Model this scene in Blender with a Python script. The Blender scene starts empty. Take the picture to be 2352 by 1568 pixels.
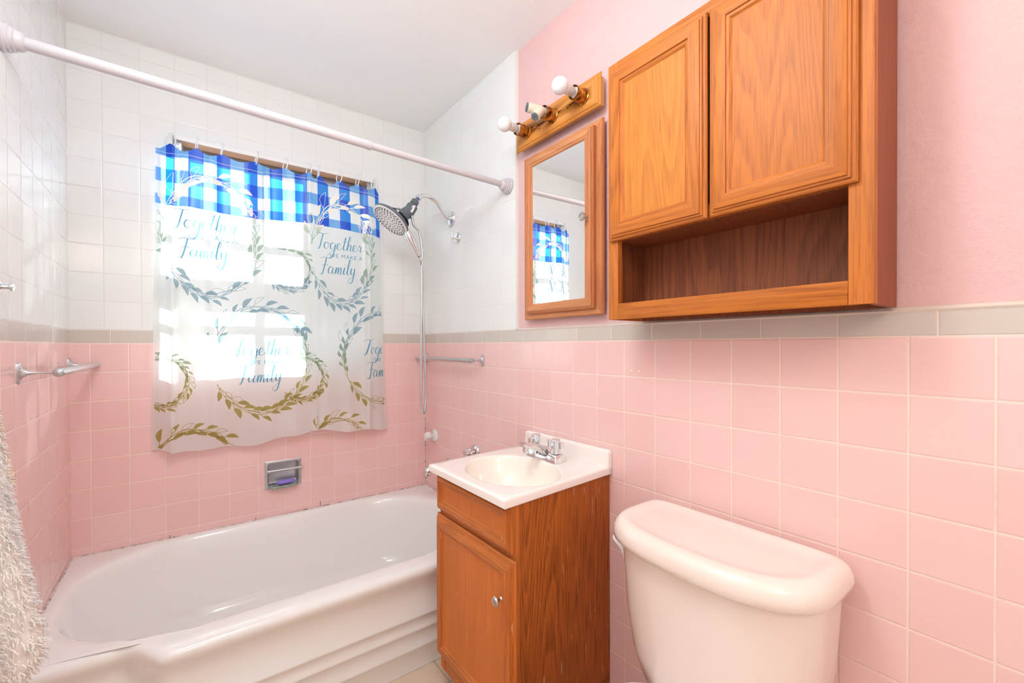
import bpy, math, random
import numpy as np
from mathutils import Vector, Matrix, noise

SC = bpy.context.scene
COL = SC.collection
ZP = 1.187            # height of the top of the pink tiles
PI = math.pi

# ------------------------------------------------------------------ camera
def set_camera():
    yaw, pitch, roll = 0.6396150431457454, -0.006930014132764727, -0.0032044848192518856
    f = Vector((math.sin(yaw)*math.cos(pitch), math.cos(yaw)*math.cos(pitch), math.sin(pitch)))
    r = Vector((math.cos(yaw), -math.sin(yaw), 0)); u = r.cross(f)
    c, s = math.cos(roll), math.sin(roll)
    r2 = c*r + s*u; u2 = -s*r + c*u
    cd = bpy.data.cameras.new('camera'); co = bpy.data.objects.new('camera', cd); COL.objects.link(co)
    m = Matrix((r2, u2, -f)).transposed().to_4x4()
    m.translation = Vector((-1.09625735, -2.28569576, ZP-0.014916983))
    co.matrix_world = m
    cd.sensor_width = 36; cd.sensor_fit = 'HORIZONTAL'
    cd.lens = 36*999.533/2352
    cd.shift_x = 4.8246/2352; cd.shift_y = 16.67/2352
    cd.clip_start = .02
    SC.camera = co
set_camera()

# ------------------------------------------------------------------ world, sun, added fill lights, exposure
W = bpy.data.worlds.new('world'); SC.world = W; W.use_nodes = True
W.node_tree.nodes['Background'].inputs[0].default_value = (0.82, 0.95, 1.0, 1)
W.node_tree.nodes['Background'].inputs[1].default_value = .75
def lamp(name, kind, energy, loc, direction, color=(1, 1, 1), **kw):
    ld = bpy.data.lights.new(name, kind); ld.energy = energy; ld.color = color
    for k, v in kw.items(): setattr(ld, k, v)
    o = bpy.data.objects.new(name, ld); COL.objects.link(o); o.location = loc
    o.rotation_euler = Vector(direction).to_track_quat('-Z', 'Y').to_euler()
    return o
lamp('sun', 'SUN', 24.0, (2.5, 3, 3), (-1.6, -1.0, -.4), (.82, .97, 1.0), angle=math.radians(.5))
p = lamp('window_light_portal', 'AREA', 1, (-.72, .17, ZP+.35), (0, -1, 0), shape='RECTANGLE', size=.84, size_y=1.02)
p.data.cycles.is_portal = True
p = lamp('door_light_portal', 'AREA', 1, (-.9, -3.5, 1.02), (0, 1, 0), shape='RECTANGLE', size=.86, size_y=2.02)
p.data.cycles.is_portal = True
lamp('added_fill_top', 'POINT', 17, (-1.0, -1.62, 2.17), (0, 0, -1), (.83, .95, 1.0), shadow_soft_size=.16)  # unseen cool fill light added above the frame to brighten the tub end
lamp('added_fill_rear', 'POINT', 9.5, (-1.1, -3.1, 2.0), (0, 0, -1), (1.0, .84, .70), shadow_soft_size=.16)  # unseen warm fill light added behind the camera, no fitting modelled
SC.view_settings.view_transform = 'Standard'
SC.view_settings.look = 'None'
SC.view_settings.exposure = 0.43
SC.view_settings.gamma = 1.0
SC.cycles.max_bounces = 14
SC.cycles.diffuse_bounces = 8
SC.cycles.transparent_max_bounces = 16
SC.cycles.sample_clamp_indirect = 6.0

# ------------------------------------------------------------------ material helpers
def srgb(r, g, b):
    def f(c):
        c /= 255
        return c/12.92 if c <= .04045 else ((c+.055)/1.055)**2.4
    return (f(r), f(g), f(b), 1)
class NT:
    def __init__(s, name):
        s.mat = bpy.data.materials.new(name); s.mat.use_nodes = True
        s.t = s.mat.node_tree; s.n = s.t.nodes; s.l = s.t.links
        s.bsdf = s.n['Principled BSDF']; s.out = s.n['Material Output']
    def node(s, ty, **kw):
        x = s.n.new(ty)
        for k, v in kw.items(): setattr(x, k, v)
        return x
    def put(s, sock, v):
        if isinstance(v, bpy.types.NodeSocket): s.l.new(v, sock)
        else: sock.default_value = v
    def m(s, op, *a):
        x = s.node('ShaderNodeMath', operation=op)
        for i, v in enumerate(a): s.put(x.inputs[i], v)
        return x.outputs[0]
    def pos(s):
        g = s.node('ShaderNodeTexCoord'); return g.outputs['Object']
    def sep(s, v):
        x = s.node('ShaderNodeSeparateXYZ'); s.put(x.inputs[0], v); return x.outputs
    def comb(s, a, b, c):
        x = s.node('ShaderNodeCombineXYZ')
        for i, v in enumerate((a, b, c)): s.put(x.inputs[i], v)
        return x.outputs[0]
    def mapping(s, v, scale=(1, 1, 1), loc=(0, 0, 0), rot=(0, 0, 0)):
        x = s.node('ShaderNodeMapping'); s.put(x.inputs[0], v)
        x.inputs['Scale'].default_value = scale; x.inputs['Location'].default_value = loc; x.inputs['Rotation'].default_value = rot
        return x.outputs[0]
    def noise(s, v, scale, detail=3, rough=.5, dist=0):
        x = s.node('ShaderNodeTexNoise'); s.put(x.inputs['Vector'], v); x.inputs['Scale'].default_value = scale
        x.inputs['Detail'].default_value = detail; x.inputs['Roughness'].default_value = rough; x.inputs['Distortion'].default_value = dist
        return x.outputs[0]
    def mix(s, f, a, b, blend='MIX'):
        x = s.node('ShaderNodeMix', data_type='RGBA', blend_type=blend)
        s.put(x.inputs[0], f); s.put(x.inputs[6], a); s.put(x.inputs[7], b); return x.outputs[2]
    def ramp(s, f, stops):
        x = s.node('ShaderNodeValToRGB'); s.put(x.inputs[0], f); e = x.color_ramp.elements
        e[0].position, e[0].color = stops[0]; e[1].position, e[1].color = stops[-1]
        for p_, c in stops[1:-1]:
            q = e.new(p_); q.color = c
        return x.outputs[0]
    def smooth(s, v, a, b, lo=0., hi=1.):
        x = s.node('ShaderNodeMapRange', interpolation_type='SMOOTHSTEP'); s.put(x.inputs[0], v)
        for i, k in enumerate((a, b, lo, hi)): x.inputs[i+1].default_value = k
        return x.outputs[0]
    def bump(s, h, strength=.3, dist=.002):
        x = s.node('ShaderNodeBump'); s.put(x.inputs['Height'], h); x.inputs['Strength'].default_value = strength
        x.inputs['Distance'].default_value = dist; s.l.new(x.outputs[0], s.bsdf.inputs['Normal'])
    def set(s, **kw):
        for k, v in kw.items(): s.put(s.bsdf.inputs[k.replace('_', ' ')], v)
        return s
def plain(name, col, rough=.5, metal=0., **kw):
    t = NT(name); t.set(Base_Color=col, Roughness=rough, Metallic=metal, **kw); return t.mat

def tile_mat(name, axis, off_pink, off_grey, off_white, wet=.13):
    """4 1/4 inch wall tiles: pink up to ZP, a grey cap course, white above."""
    t = NT(name); P = t.pos(); x = t.sep(P); u, z = x[axis], x[2]
    def grid(off, T, g):
        c = t.m('DIVIDE', t.m('SUBTRACT', u, off), T) if True else None
        fr = t.m('FRACT', c); d = t.m('MULTIPLY', t.m('MINIMUM', fr, t.m('SUBTRACT', 1., fr)), T)
        return t.smooth(d, g*.45, g*1.15), t.m('FLOOR', c), t.smooth(d, g*.6, g*2.6)
    def gridv(off, T, g):
        c = t.m('DIVIDE', t.m('SUBTRACT', z, off), T)
        fr = t.m('FRACT', c); d = t.m('MULTIPLY', t.m('MINIMUM', fr, t.m('SUBTRACT', 1., fr)), T)
        return t.smooth(d, g*.45, g*1.15), t.m('FLOOR', c), t.smooth(d, g*.6, g*2.6)
    g = .0016
    pu, pi_, pbu = grid(off_pink, .111, g); pv, pj, pbv = gridv(ZP, .111, g)
    gu, gi, gbu = grid(off_grey, .1517, g); gv, gj, gbv = gridv(ZP, .0525, g)
    wu, wi, wbu = grid(off_white, .111, g); wv, wj, wbv = gridv(ZP+.0525, .1083, g)
    zg = t.m('GREATER_THAN', z, ZP); zw = t.m('GREATER_THAN', z, ZP+.0525)
    def sel(a, b, c):
        def mx(f, p_, q):  # p*(1-f)+q*f
            return t.m('ADD', t.m('MULTIPLY', p_, t.m('SUBTRACT', 1., f)), t.m('MULTIPLY', q, f))
        return mx(zw, mx(zg, a, b), c)
    mask = sel(t.m('MINIMUM', pu, pv), t.m('MINIMUM', gu, gv), t.m('MINIMUM', wu, wv))
    bmask = sel(t.m('MINIMUM', pbu, pbv), t.m('MINIMUM', gbu, gbv), t.m('MINIMUM', wbu, wbv))
    i = sel(pi_, gi, wi); j = sel(pj, gj, wj)
    wn = t.node('ShaderNodeTexWhiteNoise'); t.l.new(t.comb(i, j, zg), wn.inputs['Vector'])
    rnd = wn.outputs['Value']
    pink = t.mix(rnd, srgb(235, 195, 190), srgb(238, 200, 196))
    grey = t.mix(rnd, srgb(200, 190, 180), srgb(206, 197, 188))
    white = t.mix(rnd, srgb(229, 229, 227), srgb(232, 232, 230))
    tile = t.mix(zw, t.mix(zg, pink, grey), white)
    grout = t.mix(zw, t.mix(zg, srgb(240, 218, 204), srgb(232, 212, 198)), srgb(219, 218, 215))
    dirt = t.smooth(t.noise(P, 9, 5, .7), .56, .75, 0, .35)
    grout = t.mix(dirt, grout, srgb(170, 140, 118))
    t.set(Base_Color=t.mix(mask, grout, tile), Roughness=t.m('SUBTRACT', .6, t.m('MULTIPLY', mask, .6-wet)))
    h = t.m('ADD', t.m('MULTIPLY', bmask, t.m('SUBTRACT', .8, t.m('MULTIPLY', zw, .45))), t.m('MULTIPLY', t.noise(P, 14, 2), .12))
    h = t.m('ADD', h, t.m('MULTIPLY', t.m('MULTIPLY', rnd, .0), 1.))
    t.bump(h, .5, .0016)
    return t.mat

def oak(name, axis='z', base=(200, 116, 44), dark=(124, 56, 20), spec=False, contrast=.75, rough=.34, seed=0, ring=9.):
    t = NT(name); P = t.pos()
    sc = {'z': (1, 1, .06), 'x': (.06, 1, 1), 'y': (1, .06, 1)}[axis]
    q = t.mapping(P, sc, (seed*1.7, seed*.9, seed*.37))
    n0 = t.noise(q, 8.5, 1.2, .4, .1)
    rings = t.m('FRACT', t.m('ADD', t.m('MULTIPLY', n0, ring*2.2), t.m('MULTIPLY', t.noise(P, 26, 2), .25)))
    rings = t.m('MINIMUM', t.smooth(rings, 0, .75), t.smooth(rings, 1.0, .86))
    q2 = t.mapping(P, {'z': (1, 1, .03), 'x': (.03, 1, 1), 'y': (1, .03, 1)}[axis])
    pores = t.smooth(t.noise(q2, 330, 2, .6), .46, .68)
    big = t.noise(P, 3.5, 2)
    f = t.m('MULTIPLY', t.m('ADD', t.m('MULTIPLY', t.m('SUBTRACT', 1., rings), .40), t.m('MULTIPLY', pores, .5)), contrast)
    c = t.mix(f, srgb(*base), srgb(*dark))
    c = t.mix(t.smooth(big, .35, .7, 0, .35), c, srgb(*[v*.82 for v in base]))
    if spec:
        v = t.node('ShaderNodeTexVoronoi', feature='DISTANCE_TO_EDGE'); v2 = t.node('ShaderNodeTexVoronoi')
        v2.inputs['Scale'].default_value = 24; t.l.new(t.mapping(P, (1.6, 1.6, .7), rot=(.25, .2, 0)), v2.inputs['Vector'])
        spots = t.smooth(v2.outputs['Distance'], .035, .06, 1, 0)
        wn = t.smooth(t.noise(P, 5, 1), .5, .62)
        c = t.mix(t.m('MULTIPLY', t.m('MULTIPLY', spots, wn), .7), c, srgb(236, 206, 182))
        t.n.remove(v)
        s2 = t.smooth(t.noise(t.mapping(P, (9, 9, 1.1), (3, 1, 2)), 13, 1, .3), .745, .77)
        c = t.mix(t.m('MULTIPLY', s2, .4), c, srgb(232, 190, 160))
    t.set(Base_Color=c, Roughness=rough+.14, Specular_IOR_Level=.32)
    t.bump(t.m('SUBTRACT', 1., f), .12, .001)
    return t.mat

M = {}
M['tile_b'] = tile_mat('tiles_back', 0, -.05735, -1.332, -.0188)
M['tile_r'] = tile_mat('tiles_right', 1, -1.4093, -.750, -.755)
M['tile_l'] = tile_mat('tiles_left', 1, -.310, -.40, -.572)
t = NT('pink_plaster'); P_ = t.pos()
t.set(Base_Color=t.mix(t.noise(P_, 55, 4, .6), srgb(219, 178, 177), srgb(225, 188, 186)), Roughness=.6)
t.bump(t.m('ADD', t.noise(P_, 75, 5, .65), t.m('MULTIPLY', t.noise(P_, 22, 3), .8)), .55, .004); M['plaster'] = t.mat
t = NT('white_ceiling'); P_ = t.pos()
t.set(Base_Color=t.mix(t.noise(P_, 4, 4), srgb(243, 243, 242), srgb(247, 247, 246)), Roughness=.75)
t.bump(t.noise(P_, 120, 4, .6), .25, .002); M['ceiling'] = t.mat
t = NT('beige_floor'); P_ = t.pos(); br = t.node('ShaderNodeTexBrick'); br.offset = 0
t.l.new(t.mapping(P_, (1, 1, 1), (.06, .03, 0)), br.inputs['Vector']); br.inputs['Scale'].default_value = 1
for k, v in (('Brick Width', .305), ('Row Height', .305), ('Mortar Size', .0035)): br.inputs[k].default_value = v
br.inputs['Color1'].default_value = srgb(226, 206, 184); br.inputs['Color2'].default_value = srgb(220, 200, 178); br.inputs['Mortar'].default_value = srgb(192, 172, 150)
t.set(Base_Color=t.mix(t.smooth(t.noise(P_, 14, 5, .7), .5, .75, 0, .4), br.outputs[0], srgb(196, 170, 142)), Roughness=.4); M['floor'] = t.mat
M['enamel'] = plain('tub_enamel', srgb(238, 237, 235), .12, Coat_Weight=.4, Coat_Roughness=.06)
M['porcelain'] = plain('porcelain', srgb(240, 224, 214), .1, Coat_Weight=.5, Coat_Roughness=.05)
M['marble'] = plain('cultured_marble', srgb(244, 234, 228), .14, Coat_Weight=.5, Coat_Roughness=.06)
t = NT('bowl_marble'); t.set(Base_Color=srgb(243, 235, 224), Roughness=.16, Coat_Weight=.4, Coat_Roughness=.06); M['bowl'] = t.mat
t = NT('chrome'); n = t.noise(t.pos(), 60, 3)
t.set(Base_Color=(.78, .78, .79, 1), Metallic=1., Roughness=t.smooth(n, .3, .8, .06, .2)); M['chrome'] = t.mat
M['alu'] = plain('brushed_aluminium', srgb(205, 206, 208), .32, 1.)
t = NT('dull_chrome'); n = t.noise(t.pos(), 90, 4, .7)
t.set(Base_Color=t.mix(t.smooth(n, .5, .8), srgb(196, 198, 200), srgb(158, 158, 162)), Metallic=.9, Roughness=.38); M['dull'] = t.mat
t = NT('scummy_metal'); n = t.noise(t.pos(), 140, 5, .75)
t.set(Base_Color=t.ramp(n, [(.35, srgb(96, 92, 96)), (.5, srgb(150, 168, 162)), (.68, srgb(206, 206, 190))]), Metallic=.25, Roughness=.6)
t.bump(n, .6, .003); M['scum'] = t.mat
M['nickel'] = plain('satin_nickel', srgb(196, 188, 178), .28, 1.)
M['white_plastic'] = plain('white_plastic', srgb(232, 230, 228), .3)
M['ivory_plastic'] = plain('ivory_plastic', srgb(222, 208, 190), .4)
M['grey_plastic'] = plain('grey_plastic', srgb(98, 106, 112), .45)
M['dark'] = plain('dark_rubber', srgb(38, 38, 40), .6)
M['rod_paint'] = plain('white_enamelled_steel', srgb(200, 194, 198), .3)
t = NT('clear_hook'); tr = t.node('ShaderNodeBsdfTransparent'); mx = t.node('ShaderNodeMixShader'); mx.inputs[0].default_value = .8
t.set(Base_Color=srgb(240, 242, 244), Roughness=.12)
t.l.new(tr.outputs[0], mx.inputs[1]); t.l.new(t.bsdf.outputs[0], mx.inputs[2]); t.l.new(mx.outputs[0], t.out.inputs[0]); M['clear'] = t.mat
t = NT('window_glass'); tr = t.node('ShaderNodeBsdfTransparent'); gl = t.node('ShaderNodeBsdfGlossy'); gl.inputs['Roughness'].default_value = .02
mx = t.node('ShaderNodeMixShader'); mx.inputs[0].default_value = .05
t.l.new(tr.outputs[0], mx.inputs[1]); t.l.new(gl.outputs[0], mx.inputs[2]); t.l.new(mx.outputs[0], t.out.inputs[0]); M['glass'] = t.mat
M['mirror'] = plain('mirror_glass', (.93, .93, .92, 1), .0, 1.)
M['sash'] = plain('darkened_window_paint', srgb(176, 174, 170), .55)  # paint darkened to weaken the sunlight bounced inside the window recess
M['oak_v'] = oak('oak_vertical', 'z'); M['oak_h'] = oak('oak_horizontal', 'x', seed=2)
M['oak_pale'] = oak('pale_oak_panel', 'z', (208, 130, 52), (150, 78, 26), contrast=.68, seed=3, ring=12)
M['oak_panel'] = oak('oak_panel', 'z', (198, 114, 42), (124, 58, 20), contrast=.62, seed=5, ring=13)
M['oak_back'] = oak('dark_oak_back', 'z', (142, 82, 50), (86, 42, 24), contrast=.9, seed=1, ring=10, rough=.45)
M['oak_edge'] = oak('oak_side', 'z', (150, 76, 36), (112, 50, 22), contrast=.5, seed=9)
M['mc_v'] = oak('light_oak_vertical', 'z', (206, 132, 84), (150, 80, 42), contrast=.7, seed=4)
M['mc_h'] = oak('light_oak_horizontal', 'x', (214, 146, 98), (156, 90, 52), contrast=.7, seed=6)
M['van_v'] = oak('vanity_oak_vertical', 'z', (210, 118, 48), (130, 60, 20), spec=True, contrast=.75, seed=7)
M['van_h'] = oak('vanity_oak_horizontal', 'x', (206, 122, 60), (140, 70, 30), spec=True, contrast=.7, seed=8)
M['van_panel'] = oak('vanity_door_panel', 'z', (214, 122, 50), (176, 88, 32), spec=True, contrast=.55, seed=11, ring=5)
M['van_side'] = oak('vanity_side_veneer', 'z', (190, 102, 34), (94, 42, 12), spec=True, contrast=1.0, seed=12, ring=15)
M['honey'] = oak('honey_pine', 'x', (216, 142, 62), (196, 118, 46), contrast=.35, seed=13, ring=4, rough=.28)
M['head_wood'] = oak('window_head_wood', 'x', (206, 150, 112), (178, 118, 80), contrast=.6, seed=14)
t = NT('tarnished_brass'); n = t.noise(t.pos(), 48, 5, .7)
t.set(Base_Color=t.ramp(n, [(.36, srgb(46, 32, 18)), (.46, srgb(150, 92, 28)), (.56, srgb(206, 138, 52)), (.72, srgb(226, 190, 140))]), Metallic=.75, Roughness=.32); M['brass'] = t.mat
M['bulb'] = plain('opal_bulb_glass', srgb(232, 230, 230), .12, Subsurface_Weight=0.)
M['bulb_neck'] = plain('white_bulb_collar', srgb(206, 196, 190), .35)
M['soap'] = plain('lavender_soap', srgb(142, 122, 214), .4)
t = NT('mouldy_caulk'); n = t.noise(t.pos(), 26, 6, .75)
t.set(Base_Color=t.ramp(n, [(.44, srgb(226, 210, 204)), (.55, srgb(190, 172, 166)), (.62, srgb(84, 72, 68))]), Roughness=.6); M['caulk'] = t.mat
t = NT('mould'); t.set(Base_Color=srgb(80, 66, 60), Roughness=.8); M['mould'] = t.mat
t = NT('shaggy_cotton'); n = t.noise(t.mapping(t.pos(), (6, 6, 30)), 3, 3)
t.set(Base_Color=t.mix(t.smooth(n, .35, .7), srgb(222, 218, 213), srgb(238, 236, 232)), Roughness=.9); M['cotton'] = t.mat
M['gold_thread'] = plain('straw_thread', srgb(224, 212, 176), .8)

def cloth_nodes(t, col, transp=.16, trans=.50):
    """thin translucent vinyl: some light straight through, much scattered through, a little gloss"""
    tr = t.node('ShaderNodeBsdfTransparent'); tl = t.node('ShaderNodeBsdfTranslucent'); df = t.node('ShaderNodeBsdfDiffuse'); gl = t.node('ShaderNodeBsdfGlossy')
    gl.inputs['Roughness'].default_value = .3; gl.inputs['Color'].default_value = (1, 1, 1, 1)
    for s_ in (tl, df): t.put(s_.inputs['Color'], col)
    t.put(tr.inputs['Color'], col)
    a = t.node('ShaderNodeMixShader'); t.put(a.inputs[0], trans); t.l.new(df.outputs[0], a.inputs[1]); t.l.new(tl.outputs[0], a.inputs[2])
    b = t.node('ShaderNodeMixShader'); b.inputs[0].default_value = .05; t.l.new(a.outputs[0], b.inputs[1]); t.l.new(gl.outputs[0], b.inputs[2])
    c = t.node('ShaderNodeMixShader'); t.put(c.inputs[0], transp); t.l.new(b.outputs[0], c.inputs[1]); t.l.new(tr.outputs[0], c.inputs[2])
    t.l.new(c.outputs[0], t.out.inputs[0])
t = NT('gingham_vinyl')
uvn = t.node('ShaderNodeUVMap'); uvn.uv_map = 'cloth'; s_ = t.sep(uvn.outputs[0])
SQ = .053
cu = t.m('LESS_THAN', t.m('FRACT', t.m('DIVIDE', s_[0], SQ*2)), .5)        # light / blue column
cv = t.m('LESS_THAN', t.m('FRACT', t.m('DIVIDE', t.m('ADD', s_[1], .040), SQ*2)), .5)
blue = srgb(0, 84, 214); lightb = srgb(112, 176, 236); midb = srgb(36, 142, 236)
chk = t.mix(cv, t.mix(cu, midb, srgb(246, 246, 248)), t.mix(cu, blue, lightb))
band = t.m('LESS_THAN', s_[1], 0.0)      # v is measured down from the hem of the valance band, negative above it
plainw = srgb(240, 241, 240)
hem = t.smooth(t.m('ABSOLUTE', t.m('ADD', s_[1], .212)), .0008, .0016)
chk = t.mix(hem, t.mix(.5, chk, srgb(255, 255, 255)), chk)
cloth_nodes(t, t.mix(band, plainw, chk), t.m('SUBTRACT', .03, t.m('MULTIPLY', band, .015)), .5)
M['vinyl'] = t.mat
def print_mat(name, stops, tp=.6):
    t = NT(name); z = t.sep(t.pos())[2]
    f = t.m('DIVIDE', t.m('SUBTRACT', z, ZP-.45), 1.25)
    cloth_nodes(t, t.ramp(f, stops), t.m('SUBTRACT', tp, t.m('MULTIPLY', t.m('GREATER_THAN', f, .81), tp)), t.m('SUBTRACT', .4, t.m('MULTIPLY', t.m('GREATER_THAN', f, .81), .33))); return t.mat
M['leaf_print'] = print_mat('leaf_print', [(.0, srgb(208, 196, 124)), (.20, srgb(206, 198, 130)), (.30, srgb(186, 202, 176)), (.42, srgb(180, 204, 216)), (.58, srgb(188, 208, 218)), (.66, srgb(194, 214, 194)), (.78, srgb(210, 226, 212)), (.81, srgb(244, 244, 234)), (1., srgb(246, 246, 236))])
M['text_print'] = print_mat('lettering_print', [(.0, srgb(122, 186, 214)), (1., srgb(132, 190, 216))], .55)

# ------------------------------------------------------------------ mesh helpers
class MB:
    def __init__(s): s.v, s.f, s.mi, s.uv = [], [], [], None
    def quad_box(s, a, b, mi=0, skip=()):
        (x0, y0, z0), (x1, y1, z1) = [min(p_, q) for p_, q in zip(a, b)], [max(p_, q) for p_, q in zip(a, b)]
        n = len(s.v)
        s.v += [(x0, y0, z0), (x1, y0, z0), (x1, y1, z0), (x0, y1, z0), (x0, y0, z1), (x1, y0, z1), (x1, y1, z1), (x0, y1, z1)]
        for f in ((0, 3, 2, 1), (4, 5, 6, 7), (0, 1, 5, 4), (1, 2, 6, 5), (2, 3, 7, 6), (3, 0, 4, 7)):
            s.f.append(tuple(n+i for i in f)); s.mi.append(mi)
        return s
    def rings(s, loops, closed=True, cap0=False, cap1=False, mi=0, mis=None):
        n0 = len(s.v); k = len(loops[0])
        for lp in loops: s.v += [tuple(p_) for p_ in lp]
        for i in range(len(loops)-1):
            for j in range(k if closed else k-1):
                a = n0+i*k+j; b = n0+i*k+(j+1) % k
                s.f.append((a, b, b+k, a+k)); s.mi.append(mis[i] if mis else mi)
        if cap0: s.f.append(tuple(n0+j for j in reversed(range(k)))); s.mi.append(mis[0] if mis else mi)
        if cap1: s.f.append(tuple(n0+(len(loops)-1)*k+j for j in range(k))); s.mi.append(mis[-1] if mis else mi)
        return s
    def tube(s, pts, r, n=12, caps=True, mi=0):
        pts = [Vector(p_) for p_ in pts]; rs = r if isinstance(r, (list, tuple)) else [r]*len(pts)
        t0 = (pts[1]-pts[0]).normalized(); up = Vector((0, 0, 1)) if abs(t0.z) < .9 else Vector((1, 0, 0))
        nx = t0.cross(up).normalized(); loops = []
        for i, p_ in enumerate(pts):
            tg = (pts[min(i+1, len(pts)-1)]-pts[max(i-1, 0)]).normalized()
            nx = (nx - tg*nx.dot(tg)).normalized(); ny = tg.cross(nx)
            loops.append([p_ + rs[i]*(math.cos(2*PI*j/n)*nx + math.sin(2*PI*j/n)*ny) for j in range(n)])
        return s.rings(loops, True, caps, caps, mi)
    def lathe(s, prof, org=(0, 0, 0), axis=(0, 0, 1), n=32, mi=0, mis=None):
        """prof: list of (radius, distance along axis)"""
        ax = Vector(axis).normalized(); up = Vector((0, 0, 1)) if abs(ax.z) < .9 else Vector((1, 0, 0))
        a = ax.cross(up).normalized(); b = ax.cross(a); o = Vector(org)
        loops = [[o + ax*h + max(r, 1e-5)*(math.cos(2*PI*j/n)*a + math.sin(2*PI*j/n)*b) for j in range(n)] for r, h in prof]
        return s.rings(loops, True, False, False, mi, mis)
    def merge(s, o, mat=None):
        n = len(s.v); s.v += [tuple((mat @ Vector(p_)) if mat else p_) for p_ in o.v]
        s.f += [tuple(n+i for i in f) for f in o.f]; s.mi += o.mi; return s
    def build(s, name, mats, parent=None, bevel=0, smooth=True, angle=38, sub=0, seg=2, loc=None):
        me = bpy.data.meshes.new(name); me.from_pydata(s.v, [], s.f); me.validate(verbose=False)
        if not isinstance(mats, (list, tuple)): mats = [mats]
        for m_ in mats: me.materials.append(M[m_] if isinstance(m_, str) else m_)
        if len(me.polygons) == len(s.mi): me.polygons.foreach_set('material_index', s.mi)
        import bmesh
        bm = bmesh.new(); bm.from_mesh(me); bmesh.ops.remove_doubles(bm, verts=bm.verts, dist=1e-6)
        bmesh.ops.recalc_face_normals(bm, faces=bm.faces)
        for f in bm.faces: f.smooth = smooth
        ca = math.radians(angle)
        for e in bm.edges:
            if len(e.link_faces) == 2 and e.calc_face_angle(0) > ca: e.smooth = False
        bm.to_mesh(me); bm.free()
        o = bpy.data.objects.new(name, me); COL.objects.link(o)
        if parent: o.parent = parent
        if loc: o.location = loc
        if bevel:
            b = o.modifiers.new('bevel', 'BEVEL'); b.width = bevel; b.segments = seg; b.limit_method = 'ANGLE'; b.angle_limit = math.radians(35); b.harden_normals = False
            for poly in me.polygons: poly.use_smooth = True
            wn = o.modifiers.new('wn', 'WEIGHTED_NORMAL'); wn.keep_sharp = False
            for e in me.edges: e.use_edge_sharp = False
        if sub:
            ss = o.modifiers.new('sub', 'SUBSURF'); ss.levels = ss.render_levels = sub
        return o
def tag(o, label, cat, group=None):
    o['label'] = label; o['category'] = cat
    if group: o['group'] = group
    return o
def empty(name, loc, rz=0, label=None, cat=None, group=None):
    o = bpy.data.objects.new(name, None); COL.objects.link(o); o.location = loc; o.rotation_euler = (0, 0, rz)
    o.empty_display_size = .05
    if label: tag(o, label, cat, group)
    return o
def struct(o): o['kind'] = 'structure'; return o
RW = -PI/2      # facing of things on the right wall: local -y looks into the room, local x runs towards the viewer
def rw(name, y, z, *a): return empty(name, (0, y, z), RW, *a)
def box(a, b, mi=0): return MB().quad_box(a, b, mi)
def catmull(pts, k=8, closed=False):
    P = [Vector(p_) for p_ in pts]; out = []
    n = len(P)
    for i in range(n-1):
        p0 = P[max(i-1, 0)]; p1 = P[i]; p2 = P[i+1]; p3 = P[min(i+2, n-1)]
        for j in range(k):
            t_ = j/k
            out.append(.5*((2*p1)+(-p0+p2)*t_+(2*p0-5*p1+4*p2-p3)*t_*t_+(-p0+3*p1-3*p2+p3)*t_**3))
    out.append(P[-1]); return out
def rect_loop(x0, x1, z0, z1, y): return [(x0, y, z0), (x1, y, z0), (x1, y, z1), (x0, y, z1)]
def framed(w, h, prof, x0=0, z0=0):
    """a mitred frame lofted from rectangles: prof = [(inset, y)], y grows away from the viewer; faces: 0 = upright rails, 1 = level rails"""
    m = MB()
    for i in range(len(prof)-1):
        a = rect_loop(x0+prof[i][0], x0+w-prof[i][0], z0+prof[i][0], z0+h-prof[i][0], prof[i][1])
        b = rect_loop(x0+prof[i+1][0], x0+w-prof[i+1][0], z0+prof[i+1][0], z0+h-prof[i+1][0], prof[i+1][1])
        for j in range(4):
            n = len(m.v); m.v += [a[j], a[(j+1) % 4], b[(j+1) % 4], b[j]]; m.f.append((n, n+1, n+2, n+3)); m.mi.append(1 if j % 2 == 0 else 0)
    return m
def flip_check(o): return o

# ------------------------------------------------------------------ room shell
def cells(xs, zs, holes, y0, y1, axis='x', mi=0):
    m = MB()
    for i in range(len(xs)-1):
        for j in range(len(zs)-1):
            cx, cz = (xs[i]+xs[i+1])/2, (zs[j]+zs[j+1])/2
            if any(h[0] < cx < h[1] and h[2] < cz < h[3] for h in holes): continue
            if axis == 'x': m.quad_box((xs[i], y0, zs[j]), (xs[i+1], y1, zs[j+1]), mi)
            else: m.quad_box((y0, xs[i], zs[j]), (y1, xs[i+1], zs[j+1]), mi)
    return m
WX0, WX1, WZ0, WZ1 = -1.135, -.300, ZP-.15, ZP+.862
LW = -1.447
CEIL = ZP+1.196
SD = (-.801, -.664, ZP-.668, ZP-.557)
m = cells([LW-.12, WX0, SD[0], SD[1], WX1, .12], [0, SD[2], SD[3], WZ0, WZ1, CEIL+.05], [(WX0, WX1, WZ0, WZ1), (SD[0], SD[1], SD[2], SD[3])], 0, .045)
m.merge(cells([LW-.12, WX0, WX1, .12], [0, WZ0, WZ1, CEIL+.05], [(WX0, WX1, WZ0, WZ1)], .045, .165, mi=1))
struct(m.build('wall_back', ['tile_b', 'sash'], smooth=False))
m = box((0, .0, 0), (.12, -3.6, ZP), 0).quad_box((0, 0, ZP), (.12, -.857, CEIL+.05), 0).quad_box((.008, -.857, ZP+.048), (.12, -3.6, CEIL+.05), 1)
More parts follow.
